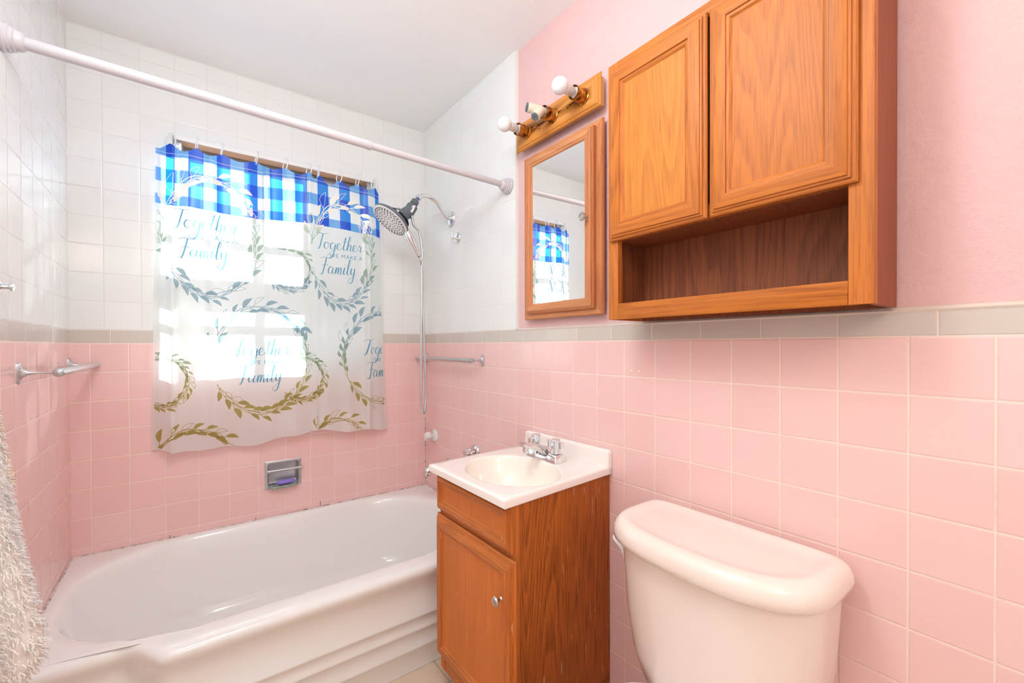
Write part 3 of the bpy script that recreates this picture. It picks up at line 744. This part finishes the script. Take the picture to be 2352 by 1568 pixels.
for k in range(13):
    a = -PI/2+PI*k/12; zz = math.sin(a)*.0095; s_ = max(.02, math.cos(a))**.42
    lo.append([(.041*s_*(abs(math.cos(b))**.75)*(1 if math.cos(b) > 0 else -1), .0165*s_*(abs(math.sin(b))**.8)*(1 if math.sin(b) > 0 else -1), zz) for b in [2*PI*j/32 for j in range(32)]])
m.rings(lo, True, True, True); o = m.build('soap_bar', 'soap', loc=(x0+w*.56, -.008, z0+.0255)); o.rotation_euler = (0, -.03, .05)
tag(o, 'lavender oval bar of soap lying in the recessed wall dish', 'soap')

# ------------------------------------------------------------------ bathtub
def gy(x):       # the tub front is pulled back near both ends
    def sm(a): a = min(1, max(0, a)); return a*a*(3-2*a)
    s = sm((x+1.24)/.10)*sm((-.18-x)/.10)
    return .888+.112*s
NS = 40
def tub_loop(xa, xb, yb_, yf, r, z, full=1.):
    """rounded rectangle, same point count for every loop; yf is negative (front)"""
    out = []
    rx, ry = r if isinstance(r, tuple) else (r, r)
    rx = min(rx, (xb-xa)/2-.001); ry = min(ry, (yb_-yf)/2-.001)
    def arc(cx, cy, a0):
        for k in range(10):
            a = math.radians(a0+90*k/9); out.append((cx+rx*math.cos(a), cy+ry*math.sin(a)))
    def line(p, q, n):
        for k in range(1, n): out.append((p[0]+(q[0]-p[0])*k/n, p[1]+(q[1]-p[1])*k/n))
    arc(xb-rx, yb_-ry, 0); line((xb-rx, yb_), (xa+rx, yb_), 40); arc(xa+rx, yb_-ry, 90); line((xa, yb_-ry), (xa, yf+ry), 12)
    arc(xa+rx, yf+ry, 180); line((xa+rx, yf), (xb-rx, yf), 80); arc(xb-rx, yf+ry, 270); line((xb, yf+ry), (xb, yb_-ry), 12)
    return [(x, y*(1+full*(gy(x)-1)*min(1, max(0, (-y-.1)/.5))), z) for x, y in out]
X0, X1 = LW+.0015, -.0015
lv = [(X0, X1, -.0015, -.822, .006, .001)]
for zz, yy in ((.072, -.822), (.078, -.828), (.085, -.829), (.089, -.8245), (.138, -.8245), (.144, -.8305), (.151, -.8315), (.155, -.827), (.187, -.827), (.193, -.833), (.200, -.834), (.204, -.829)):
    lv.append((X0, X1, -.0015, yy, .006, zz))
for zz, yy in ((.300, -.830), (.318, -.834), (.334, -.844), (.348, -.853), (.362, -.856), (.371, -.852), (.3775, -.842), (.380, -.828)):
    lv.append((X0, X1, -.0015, yy, .008, zz))
lv += [(X0+.008, X1-.010, -.010, -.806, (.05, .05), .3808, .85), (X0+.020, X1-.030, -.018, -.782, (.26, .22), .3804, .60), (X0+.030, X1-.05, -.025, -.770, (.33, .29), .3790, .25), (X0+.038, X1-.062, -.031, -.761, (.34, .30), .3745, .08), (X0+.045, X1-.070, -.037, -.754, (.34, .30), .364, 0.),
       (X0+.055, X1-.078, -.044, -.747, (.33, .29), .34, 0.), (X0+.085, X1-.094, -.058, -.731, (.31, .27), .26, 0.), (X0+.13, X1-.105, -.072, -.714, (.28, .25), .16, 0.), (X0+.175, X1-.115, -.085, -.702, (.25, .23), .10, 0.), (X0+.215, X1-.13, -.10, -.687, (.22, .21), .065, 0.),
       (X0+.27, X1-.16, -.14, -.647, (.18, .17), .048, 0.), (X0+.34, X1-.22, -.20, -.58, (.13, .12), .043, 0.), (X0+.5, X1-.45, -.34, -.42, (.03, .03), .041, 0.)]
m = MB().rings([tub_loop(*a) for a in lv], True, False, True)
tb = m.build('bathtub', 'enamel', angle=60); tag(tb, 'white enamelled alcove bathtub with three ribs along its apron', 'bathtub')
MB().lathe([(0, 0), (.035, 0), (.036, .003), (.03, .005), (0, .006)], (X1-.30, -.38, .0425), (0, 0, 1), 28).build('drain', 'chrome', tb)

# ------------------------------------------------------------------ tub taps and spout on the right wall
def tap(name, y, z, mat, label):
    r = empty(name, (0, y, z), 0, label, 'tap')
    MB().lathe([(0, 0), (.033, 0), (.0345, .004), (.030, .011), (.016, .016), (.0, .016)], (0, 0, 0), (-1, 0, 0), 32).build('flange', mat, r)
    m = MB(); m.tube([(-.012, 0, 0), (-.034, 0, 0)], .010, 16)
    lo = []
    for x, s_ in ((-.030, .8), (-.034, 1.), (-.054, 1.), (-.060, .85), (-.062, .3)):
        lo.append([(x, (.0215+.0035*math.cos(4*a))*s_*math.cos(a), (.0215+.0035*math.cos(4*a))*s_*math.sin(a)) for a in [2*PI*k/40+.3 for k in range(40)]])
    m.rings(lo, True, True, True); m.build('handle', mat, r); return r
tap('tub_tap', -.123, ZP-.507, 'white_plastic', 'white plastic tub tap on the pink wall near the far corner')
tap('tub_tap', -.540, ZP-.516, 'chrome', 'chrome tub tap peeking over the basin top behind the vanity')
sp = empty('tub_spout', (0, -.285, ZP-.63), 0, 'chrome tub spout mostly hidden behind the basin top', 'spout')
MB().lathe([(0, 0), (.034, 0), (.035, .004), (.030, .009), (.024, .010)], (0, 0, 0), (-1, 0, 0), 28).build('flange', 'chrome', sp)
MB().tube(catmull([(-.005, 0, 0), (-.05, 0, 0), (-.10, 0, -.002), (-.125, 0, -.016), (-.130, 0, -.034)], 5), [.023]*6+[.0225]*6+[.022]*5+[.020]*4, 20).build('spout_body', 'chrome', sp)

# ------------------------------------------------------------------ vanity cabinet
CT = ZP-.403            # counter top height
CB = CT-.026
vy = -.980; vw = .412
v = rw('vanity_cabinet', vy, 0, 'worn orange oak vanity cabinet under the white basin top', 'cabinet')
m = MB(); D = -.415
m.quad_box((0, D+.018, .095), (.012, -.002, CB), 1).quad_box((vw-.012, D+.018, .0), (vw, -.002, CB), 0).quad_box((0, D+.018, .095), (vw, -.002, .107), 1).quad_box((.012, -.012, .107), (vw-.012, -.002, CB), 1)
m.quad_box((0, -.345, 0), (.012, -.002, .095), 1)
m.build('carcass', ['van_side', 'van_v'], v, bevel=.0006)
m = MB().quad_box((0, D, .095), (.034, D+.018, CB-.0), 0).quad_box((vw-.034, D, .095), (vw, D+.018, CB), 0)
for za, zb in ((.095, .130), (CB-.034, CB), (CT-.575+.003, CT-.575+.02)):
    if za > .0: pass
DT = ZP-.572; DB = ZP-1.040
m.quad_box((.034, D, .095), (vw-.034, D+.018, .13), 1).quad_box((.034, D, CB-.034), (vw-.034, D+.018, CB), 1).quad_box((.034, D, DT-.014), (vw-.034, D+.018, DT+.018), 1)
m.build('face_frame', ['van_v', 'van_h'], v, bevel=.001)
MB().quad_box((.006, -.350, 0), (vw-.012, -.338, .095)).build('toe_board', 'oak_back', v, smooth=False)
def door_profile(y0, t_, fr, rec=.009):
    return [(0, y0), (0, y0-t_*.36), (.0030, y0-t_*.50), (.0078, y0-t_*.54), (.0088, y0-t_*.74), (.0128, y0-t_*.77), (.0138, y0-t_*.92), (.0180, y0-t_), (fr-.012, y0-t_), (fr-.0105, y0-t_+.0035), (fr-.0055, y0-t_+.0042), (fr, y0-t_+rec)]
def panel_of(x0_, z0_, w_, h_, fr, y): return MB().quad_box((x0_+fr-.002, y, z0_+fr-.002), (x0_+w_-fr+.002, y+.004, z0_+h_-fr+.002))
def leaf_door(par, name, x0_, z0_, w_, h_, y0, t_, fr, mats, panel, rec=.009, label=None):
    pf = door_profile(y0, t_, fr, rec)
    m = framed(w_, h_, pf, x0_, z0_)
    m.merge(framed(w_, h_, [(fr, y0-.001), (0, y0-.001), (0, y0)], x0_, z0_))
    o = m.build(name, mats, par, angle=30)
    p_ = panel_of(x0_, z0_, w_, h_, fr, y0-t_+rec-.0001).build('panel', panel, o, smooth=False)
    if label: o['label'] = label
    return o
leaf_door(v, 'drawer_front', -.004, ZP-.557, .415, .557-.432-.0, D-.0005, .019, .038, ['van_v', 'van_h'], 'van_panel', .008)
dr = leaf_door(v, 'door', -.006, DB, .432, DT-DB, D-.0005, .020, .050, ['van_v', 'van_h'], 'van_panel', .009, 'oak door slightly proud of the cabinet side')
def knob(par, x, y, z, s=1., mat='nickel'):
    return MB().lathe([(0, 0), (.0075*s, 0), (.0070*s, .002*s), (.0045*s, .005*s), (.0045*s, .014*s), (.0075*s, .018*s), (.0145*s, .020*s), (.0150*s, .0225*s), (.0120*s, .027*s), (.0, .0295*s)], (x, y, z), (0, -1, 0), 28).build('knob', mat, par)
knob(dr, .376, D-.020, ZP-.681, .9)

# ------------------------------------------------------------------ basin top
cx, cy = -.275, -1.206; ra, rb = .178, .140        # along y, along x
bx0, bx1, by0, by1 = -.457, -.0015, -1.402, -.976
NA = 128; m = MB(); lo = []; mis = []
def ell(s): return [(cx+rb*s*math.cos(2*PI*k/NA), cy+ra*s*math.sin(2*PI*k/NA)) for k in range(NA)]
def outer(ins):
    out = []
    for k in range(NA):
        a = 2*PI*k/NA; dx, dy = rb*math.cos(a), ra*math.sin(a)
        xa, xb, ya_, yb2 = bx0+ins, bx1-ins, by0+ins, by1-ins
        tx = ((xb if dx > 0 else xa)-cx)/dx if abs(dx) > 1e-9 else 1e9; ty = ((yb2 if dy > 0 else ya_)-cy)/dy if abs(dy) > 1e-9 else 1e9
        t_ = min(tx, ty); out.append((cx+dx*t_, cy+dy*t_))
    # snap the nearest samples onto the corners
    for qx in (xa, xb):
        for qy in (ya_, yb2):
            i = min(range(NA), key=lambda j: (out[j][0]-qx)**2+(out[j][1]-qy)**2); out[i] = (qx, qy)
    return out
def lp(pts, z): return [(x, y, z) for x, y in pts]
seq = []
for ins, z in ((.004, CB), (.0, CB+.003), (.0, CT-.006), (.0015, CT-.002), (.0055, CT)): seq.append((lp(outer(ins), z), 0))
e1 = ell(1.045); o1 = outer(.0055)
for f in (.3, .6, .85): seq.append((lp([(a[0]*(1-f)+b[0]*f, a[1]*(1-f)+b[1]*f) for a, b in zip(o1, e1)], CT), 0))
for s, dz in ((1.045, 0), (1.015, -.0006), (.995, -.003), (.975, -.009), (.95, -.022), (.91, -.042), (.85, -.064), (.76, -.085), (.62, -.103), (.45, -.114), (.28, -.119), (.13, -.121)):
    seq.append((lp(ell(s), CT+dz), 1 if dz < -.001 else 0))
m.rings([a for a, b in seq], True, False, False, mis=[b for a, b in seq[1:]]+[1])
o_top = o = empty('basin_countertop', (0, cy, CT), 0, 'cream white one-piece basin top with oval bowl and low backsplash', 'sink')
ab(m, 'countertop', ['marble', 'bowl'], o, angle=50)
# backsplash: rounded corners towards the room
m = MB(); lo = []
BSZ = ZP-.351
for x in (-.0015, -.0185, -.0205, -.0215):
    ins = 0 if x > -.019 else (.002 if x > -.021 else .004)
    pts = []
    for yy, zz_, a0 in ((by1-.012, BSZ-.012, 0), (by0+.012, BSZ-.012, 90)):
        for k in range(7):
            a = math.radians(a0+90*k/6); pts.append((x, yy+(.012-ins)*math.cos(a), zz_+(.012-ins)*math.sin(a)))
    pts += [(x, by0+ins, CT-.02), (x, by1-ins, CT-.02)]
    lo.append(pts)
m.rings(lo, True, True, True); ab(m, 'backsplash', 'marble', o, angle=50)
m = MB(); m.lathe([(.030, 0), (.024, .003), (.020, .002), (.016, -.004), (0, -.004)], (cx, cy, CT-.1215), (0, 0, 1), 28)
m.lathe([(0, .006), (.014, .005), (.015, .002), (.013, -.004)], (cx, cy, CT-.1215), (0, 0, 1), 28); ab(m, 'drain', 'chrome', o)

# ------------------------------------------------------------------ basin faucet
fx = -.105; fyc = -1.189
fa = empty('basin_faucet', (fx, fyc, CT), 0, 'chrome two-handle faucet standing on the back of the basin top', 'faucet')
def fr_loop(hx_, hy, z, r_=.006, dx=0):
    out = []
    for cx_, cy_, a0 in ((hx_-r_, hy-r_, 0), (-hx_+r_, hy-r_, 90), (-hx_+r_, -hy+r_, 180), (hx_-r_, -hy+r_, 270)):
        for k in range(5):
            a = math.radians(a0+90*k/4); out.append((cx_+r_*math.cos(a)+dx, cy_+r_*math.sin(a), z))
    return out
m = MB(); m.rings([fr_loop(.026, .076, .0002), fr_loop(.026, .076, .004), fr_loop(.021, .070, .014), fr_loop(.016, .060, .016)], True, True, True)
m.build('base_plate', 'chrome', fa, angle=30)
for s in (-1, 1):
    yy = s*.051
    m = MB(); lo = []
    base = [(.027, .0005), (.026, .006), (.0205, .024), (.0190, .026)]
    for hw, zz_ in base: lo.append([(a[0], a[1]+yy, a[2]) for a in fr_loop(hw, hw, zz_, .004)])
    m.rings(lo, True, True, True); hb = m.build('handle_base', 'chrome', fa, angle=30)
    m = MB(); lo = []
    for r_, zz_ in ((.0175, .0265), (.0180, .028), (.0175, .050), (.0175, .070), (.0160, .075), (.004, .0765)):
        lo.append([((r_*(1-.10*(.5+.5*math.cos(6*a))*min(1, max(0, (zz_-.035)/.01))))*math.cos(a), yy+(r_*(1-.10*(.5+.5*math.cos(6*a))*min(1, max(0, (zz_-.035)/.01))))*math.sin(a), zz_) for a in [2*PI*k/48+.2 for k in range(48)]])
    m.rings(lo, True, True, True)
    lx = (-.022 if s > 0 else .006); ly = yy+(.004 if s > 0 else -.020)
    m.quad_box((lx-.008, ly-.007, .045), (lx+.008, ly+.007, .066))
    m.build('handle', 'chrome', hb, angle=30, bevel=.0015)
m = MB(); lo = []
for x, zc, hy, hz in ((.014, .018, .022, .012), (-.004, .028, .024, .017), (-.024, .034, .022, .014), (-.045, .046, .0195, .0125), (-.085, .058, .0175, .0105), (-.106, .064, .0165, .0100), (-.112, .065, .0135, .0080)):
    lo.append([(x, (1 if math.cos(a) > 0 else -1)*hy*abs(math.cos(a))**.45, zc+(1 if math.sin(a) > 0 else -1)*hz*abs(math.sin(a))**.6) for a in [2*PI*k/32 for k in range(32)]])
m.rings(lo, True, True, True); m.lathe([(.0, .0), (.0095, .0), (.0105, -.004), (.0105, -.016), (.0085, -.018), (0, -.016)], (-.094, 0, .052), (0, 0, 1), 20)
m.build('spout', 'chrome', fa, angle=40)
MB().lathe([(.0, .0), (.0028, .0), (.0028, .040), (.0058, .047), (.0062, .051), (0, .053)], (.014, -.001, .012), (0, 0, 1), 16).build('lift_rod', 'chrome', fa)

# the vanity and its top stand a little out of square with the wall
bpy.context.view_layer.update()
done = set()
for root in (v, o_top, fa):
    for ob in root.children_recursive:
        if ob.data in done: continue
        done.add(ob.data); mw = ob.matrix_world.copy(); mi_ = mw.inverted()
        for vt in ob.data.vertices:
            q = mw @ vt.co; q.y += (q.x+.457)*.09; vt.co = mi_ @ q

# ------------------------------------------------------------------ medicine cabinet with mirror
mc = rw('medicine_cabinet', -.937, ZP+.086, 'light oak medicine cabinet with a mirrored door beside the wall cabinet', 'cabinet')
w_, h_ = .402, .634
m = framed(w_, h_, [(0, -.008), (0, -.016), (.003, -.0205), (.010, -.0215), (.04, -.0215), (.040, -.008)])
m.build('frame', ['mc_v', 'mc_h'], mc, angle=7)
dx0, dz0, dw, dh = .030, .021, .347, .593
fr = .036
pf = [(0, -.0218), (0, -.032), (.0025, -.036), (.0055, -.037), (.007, -.041), (.011, -.0435), (fr-.011, -.0435), (fr-.008, -.0405), (fr-.003, -.040), (fr, -.034)]
m = framed(dw, dh, pf, dx0, dz0)
md = m.build('door', ['mc_v', 'mc_h'], mc, angle=30)
MB().quad_box((dx0+fr-.003, -.0342, dz0+fr-.003), (dx0+dw-fr+.003, -.030, dz0+dh-fr+.003)).build('mirror', 'mirror', md, smooth=False)
knob(md, dx0+dw-.022, -.0435, ZP+.403-(ZP+.086), .95)

# ------------------------------------------------------------------ vanity light bar
lbw = .440
lb = rw('light_bar', -.903, ZP+.752, 'honey pine three-socket light bar above the medicine cabinet', 'light fixture')
MB().quad_box((.018, -.026, .006), (lbw-.006, -.008, .098)).build('back_box', plain('raw_wood_edge', srgb(196, 158, 96), .5), lb, bevel=.001)
m = framed(lbw, .107, [(0, -.026), (0, -.030), (.003, -.0335), (.007, -.034), (.009, -.0375), (.012, -.039), (.05, -.039), (.0530, -.039)])
m.quad_box((.05, -.039, .05), (lbw-.05, -.0385, .057))
m.build('face_board', ['honey', 'honey'], lb, angle=7)
SK = [.076, .225, .373]; zc = .0525
for i, xx in enumerate(SK):
    s_ = MB().lathe([(.0, 0), (.026, .0), (.026, .003), (.0225, .005), (.0225, .047), (.0215, .049), (.0205, .047), (.0205, .010), (0, .009)], (xx, -.039, zc), (0, -1, 0), 36).build('socket', 'brass', lb)
    MB().lathe([(.0, .010), (.017, .010), (.0175, .040), (.0165, .042), (.0, .041)], (xx, -.039, zc), (0, -1, 0), 28).build('socket_liner', 'white_plastic' if i != 1 else 'dull', s_)
for xx, zz_ in ((.150, .040), (.298, .0525)): MB().lathe([(0, 0), (.0052, 0), (.0052, .001), (.0035, .004), (0, .0055)], (xx, -.039, zz_), (0, -1, 0), 14).build('cap_nut', 'brass', lb)

proto = None
for i in (0, 2):
    if proto is None:
        m = MB()
        m.lathe([(.0150, .024), (.0155, .026)]+[(.0265*math.sin(a), .055-.0265*math.cos(a)) for a in [.66+k*(PI-.66)/16 for k in range(17)]], (0, 0, 0), (0, -1, 0), 40)
        o = m.build('light_bulb', 'bulb'); proto = o
        MB().lathe([(.0, .0), (.0132, .0), (.0145, .004), (.0152, .020), (.0156, .027)], (0, 0, 0), (0, -1, 0), 32).build('bulb_collar', 'bulb_neck', o)
    else:
        o = proto.copy(); COL.objects.link(o)
        for ch in list(proto.children): c = ch.copy(); COL.objects.link(c); c.parent = o
    o.rotation_euler = (0, 0, RW); o.location = (-.0905, -.903-SK[i], ZP+.752+zc)
    tag(o, 'white globe bulb in the light bar, %s' % ('nearest the shower' if i == 0 else 'nearest the oak wall cabinet'), 'light bulb', 'globe bulbs in the light bar')
# beige socket adapter with two outlets in the middle socket
ad = rw('socket_adapter', -.903-SK[1], ZP+.752+zc, 'beige twin outlet adapter screwed into the middle socket of the light bar', 'adapter')
m = MB().lathe([(0, -.0), (.0145, 0), (.0150, .008), (.0150, .024), (.012, .030), (0, .031)], (0, -.082, 0), (0, -1, 0), 24)
m.tube([(.002, -.098, -.002), (.001, -.124, -.029)], [.0150, .0172], 20); m.tube([(.0, -.100, .0), (-.018, -.142, .006)], [.0150, .0172], 20)
m.build('adapter_body', 'ivory_plastic', ad)
for p0, p1, r_ in (((.001, -.124, -.029), (.0009, -.1265, -.0316), .0140), ((-.018, -.142, .006), (-.0198, -.1462, .0066), .0150)):
    f_ = MB().tube([p0, p1], r_, 24).build('outlet_face', 'grey_plastic', ad)
    q0, q1 = Vector(p0), Vector(p1); n_ = (q1-q0).normalized(); a = n_.cross(Vector((0, 0, 1))).normalized(); m = MB()
    for s_ in (-1, 1): m.tube([q1+a*s_*.0045-n_.cross(a)*.003, q1+a*s_*.0045+n_.cross(a)*.003], .0012, 6)
    m.build('slot', 'dark', f_)

# ------------------------------------------------------------------ big wall cabinet
wc = rw('wall_cabinet', -1.476, ZP+.0560, 'large orange oak wall cabinet with two doors over an open shelf', 'cabinet')
w_, h_ = .584, .700; D = -.150
m = MB()
m.quad_box((0, D+.018, 0), (.012, -.0085, h_), 0).quad_box((w_-.012, D+.018, 0), (w_, -.0085, h_), 2)
m.quad_box((.012, D+.018, h_-.012), (w_-.012, -.0085, h_), 0).quad_box((.012, D+.018, .216), (w_-.012, -.0085, .228), 0).quad_box((.012, D+.018, .032), (w_-.012, -.0085, .044), 0)
m.build('carcass', ['oak_v', 'oak_h', 'oak_edge'], wc, bevel=.0006)
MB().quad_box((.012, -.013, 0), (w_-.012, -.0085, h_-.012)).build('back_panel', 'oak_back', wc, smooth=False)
m = MB().quad_box((.012, D+.0185, .044), (.0145, -.013, .216)).quad_box((w_-.0145, D+.0185, .044), (w_-.012, -.013, .216)).quad_box((.0145, D+.0185, .2135), (w_-.0145, -.013, .216))  # thin sheets added over the inner faces to make the shelf inside darker
m.build('shelf_dark_sheet', 'oak_back', wc, smooth=False)['label'] = 'dark brown sheets added inside the open shelf'
m = MB()
m.quad_box((0, D, 0), (.033, D+.018, h_), 0).quad_box((w_-.037, D, 0), (w_, D+.018, h_), 0)
m.quad_box((.033, D, 0), (w_-.037, D+.018, .043), 1).quad_box((.033, D, h_-.035), (w_-.037, D+.018, h_), 1).quad_box((.033, D, .216), (w_-.037, D+.018, .246), 1)
m.build('face_frame', ['oak_v', 'oak_h'], wc, bevel=.001)
DZ0, DZ1 = .213, .674
leaf_door(wc, 'door', .012, DZ0, .278, DZ1-DZ0, D-.0008, .0185, .052, ['oak_v', 'oak_h'], 'oak_pale', .0085, 'narrower pale-panelled door on the window side')
leaf_door(wc, 'door', .296, DZ0, .267, DZ1-DZ0, D-.0008, .0185, .052, ['oak_v', 'oak_h'], 'oak_panel', .0085, 'door with bold darker grain nearest the viewer')

# ------------------------------------------------------------------ toilet
TY = -1.765
to = empty('toilet', (0, TY, 0), 0, 'cream white toilet against the pink tiles below the wall cabinet', 'toilet')
def dloop(xb, xf, hy, z, nf=2.6, nb=9., K=72):
    """plan outline: straight back at x=xb, bowed front at x=xf (more negative), half width hy"""
    xm = xb+(xf-xb)*.42; out = []
    for k in range(K):
        a = 2*PI*k/K; c, s = math.cos(a), math.sin(a); n_ = nb if c > 0 else nf
        e = 2/n_
        x = xm + ((xb-xm) if c > 0 else (xm-xf))*(1 if c > 0 else -1)*abs(c)**e; y = hy*(1 if s > 0 else -1)*abs(s)**(2/(nb if c > 0 else nf))
        out.append((x, y, z))
    return out
LT = ZP-.447
m = MB().rings([dloop(-.024, -.262, .222, LT-.054), dloop(-.016, -.276, .234, LT-.053), dloop(-.013, -.283, .2405, LT-.046), dloop(-.012, -.285, .242, LT-.034), dloop(-.013, -.283, .2395, LT-.020), dloop(-.016, -.277, .233, LT-.009),
                dloop(-.022, -.268, .224, LT-.002), dloop(-.030, -.258, .214, LT), dloop(-.040, -.246, .202, LT-.0015), dloop(-.052, -.234, .190, LT-.005), dloop(-.07, -.215, .170, LT-.0062), dloop(-.11, -.16, .08, LT-.0065)], True, True, True)
m.build('tank_lid', 'porcelain', to, angle=60)
m = MB().rings([dloop(-.040, -.20, .140, LT-.402), dloop(-.034, -.214, .162, LT-.398), dloop(-.031, -.226, .180, LT-.380), dloop(-.028, -.238, .201, LT-.32), dloop(-.026, -.247, .215, LT-.22), dloop(-.025, -.253, .221, LT-.12), dloop(-.024, -.257, .2245, LT-.0545)], True, True, True)
m.build('tank', 'porcelain', to, angle=60)
lvx, lvz = -.150, ZP-.585
m = MB(); m.lathe([(0, .0), (.013, .0), (.0135, .004), (.009, .010), (0, .011)], (lvx, .218, lvz), (0, 1, 0), 20)
lo = []
for t_, ww, th in ((-.25, .004, .003), (-.2, .008, .0045), (0, .0105, .005), (.3, .0095, .0045), (.55, .0085, .004), (.8, .0095, .0045), (1, .0105, .005), (1.12, .009, .004), (1.18, .004, .002)):
    yy_ = .228+.004*t_+.020*max(0, t_)**2.2
    lo.append([(lvx-.010*t_+ww*math.cos(a), yy_+th*math.sin(a), lvz+.044*t_+.25*ww*math.cos(a)) for a in [2*PI*k/16 for k in range(16)]])
m.rings(lo, True, True, True); m.build('flush_lever', 'white_plastic', to)
# bowl, seat and lid below the frame
def bloop(cx_, rx_, ry_, z, K=48): return [(cx_+rx_*math.cos(2*PI*k/K), ry_*math.sin(2*PI*k/K), z) for k in range(K)]
m = MB().rings([bloop(-.36, .20, .105, .0005), bloop(-.36, .20, .105, .02), bloop(-.37, .175, .09, .10), bloop(-.39, .19, .11, .20), bloop(-.41, .23, .155, .29), bloop(-.43, .255, .18, .345), bloop(-.43, .255, .18, .36)], True, True, True)
m.quad_box((-.05, -.11, .20), (-.28, .11, LT-.402+.001))
m.build('bowl', 'porcelain', to, angle=60)
MB().rings([bloop(-.435, .25, .178, .3605), bloop(-.435, .256, .184, .368), bloop(-.435, .25, .18, .378), bloop(-.435, .16, .10, .38)], True, True, True).build('seat', 'white_plastic', to)

# ------------------------------------------------------------------ two little wall plugs on the pink tile
proto = None
for i, yy in enumerate((-1.437, -1.464)):
    if proto is None: proto = o = MB().lathe([(0, 0), (.0042, 0), (.0042, .0012), (.003, .0022), (0, .0026)], (0, 0, 0), (-1, 0, 0), 16).build('wall_plug', plain('pale_plug', srgb(244, 214, 204), .3))
    else: o = proto.copy(); COL.objects.link(o)
    o.location = (0, yy, ZP-.0945)
    tag(o, 'tiny pale filled screw hole in the top pink tile row, %s of the pair' % ('left' if i == 0 else 'right'), 'wall plug', 'filled screw holes below the wall cabinet')

# ------------------------------------------------------------------ shaggy towel at the left edge
tw = empty('shaggy_towel', (LW, -1.16, ZP+.02), 0, 'shaggy off-white towel hanging at the far left edge beside the tub', 'towel')
R = random.Random(5)
TX0 = -1.440; TY0 = -1.16
def tsurf(a, t_):
    """a around the bunched towel 0..2pi, t down from the hook 0..1"""
    z = ZP+.06-.715*t_
    # reach away from the wall grows down the towel, then tucks back at the bottom corner
    reach = .042+.070*min(1, t_/.80)**1.15
    if t_ > .86: reach *= 1-.75*((t_-.86)/.14)**1.5
    hy = .050+.085*t_**.8
    rr_ = 1+.10*math.sin(5*a+3*t_)+.06*math.sin(9*a-4*t_)
    return Vector((TX0+reach*(.5+.5*math.cos(a))*1.08*rr_, TY0+hy*math.sin(a)*rr_, z))
m = MB(); KA, KT = 64, 60
lo = [[tsurf(2*PI*i/KA, j/KT) for i in range(KA)] for j in range(KT+1)]
m.rings(lo, True, True, True)
m.build('cloth', 'cotton', tw, angle=80).location = -Vector(tw.location)
m = MB()
for _ in range(15000):
    a = R.uniform(-PI*.75, PI*.75); t_ = R.uniform(.02, .99)
    p_ = tsurf(a, t_); e = tsurf(a+.02, t_)-p_; dn_ = tsurf(a, min(1, t_+.01))-p_
    nrm = e.cross(dn_)
    if nrm.length < 1e-9: continue
    nrm.normalize()
    if nrm.x*math.cos(a)+nrm.y*math.sin(a) < 0: nrm = -nrm
    ln = R.uniform(.006, .013); sd_ = e.normalized()*.0009
    out = (nrm*R.uniform(.45, 1.0)+Vector((0, 0, -1))*R.uniform(.1, .9)+e.normalized()*R.uniform(-.5, .5)).normalized()*ln
    mid = p_+out*.55+nrm*.002; tip = p_+out+Vector((0, 0, -.003))
    n_ = len(m.v); m.v += [tuple(p_-sd_), tuple(p_+sd_), tuple(mid+sd_*.9), tuple(mid-sd_*.9), tuple(tip)]
    m.f += [(n_, n_+1, n_+2, n_+3), (n_+3, n_+2, n_+4)]; m.mi += [0, 0]
o = m.build('pile', 'cotton', tw, angle=180); o.location = -Vector(tw.location); o['kind'] = 'stuff'
m = MB()
for k in range(26):
    z = ZP-.130-.0105*k*.5; b = tsurf(.25, .0) ; t_ = (ZP+.06-z)/.715; p_ = tsurf(.5, t_)
    m.tube([p_, p_+Vector((.010, .004, -.001)), p_+Vector((.017, .006, -.003))], .0011, 5)
o = m.build('fringe', 'gold_thread', tw); o.location = -Vector(tw.location)
MB().lathe([(0, 0), (.02, 0), (.02, .003), (.006, .006), (.005, .024), (.008, .028), (0, .03)], (0, 0, .045), (1, 0, 0), 20).build('wall_hook', 'chrome', tw)

# ------------------------------------------------------------------ little chrome peg on the left wall
pg = MB().lathe([(0, 0), (.012, 0), (.0125, .003), (.006, .007), (.005, .016), (.009, .020), (.009, .024), (0, .027)], (0, 0, 0), (1, 0, 0), 24).build('wall_peg', 'chrome', loc=(LW, -.758, ZP+.127))
tag(pg, 'tiny chrome wall peg on the white tiles, cut by the left picture edge', 'wall peg')
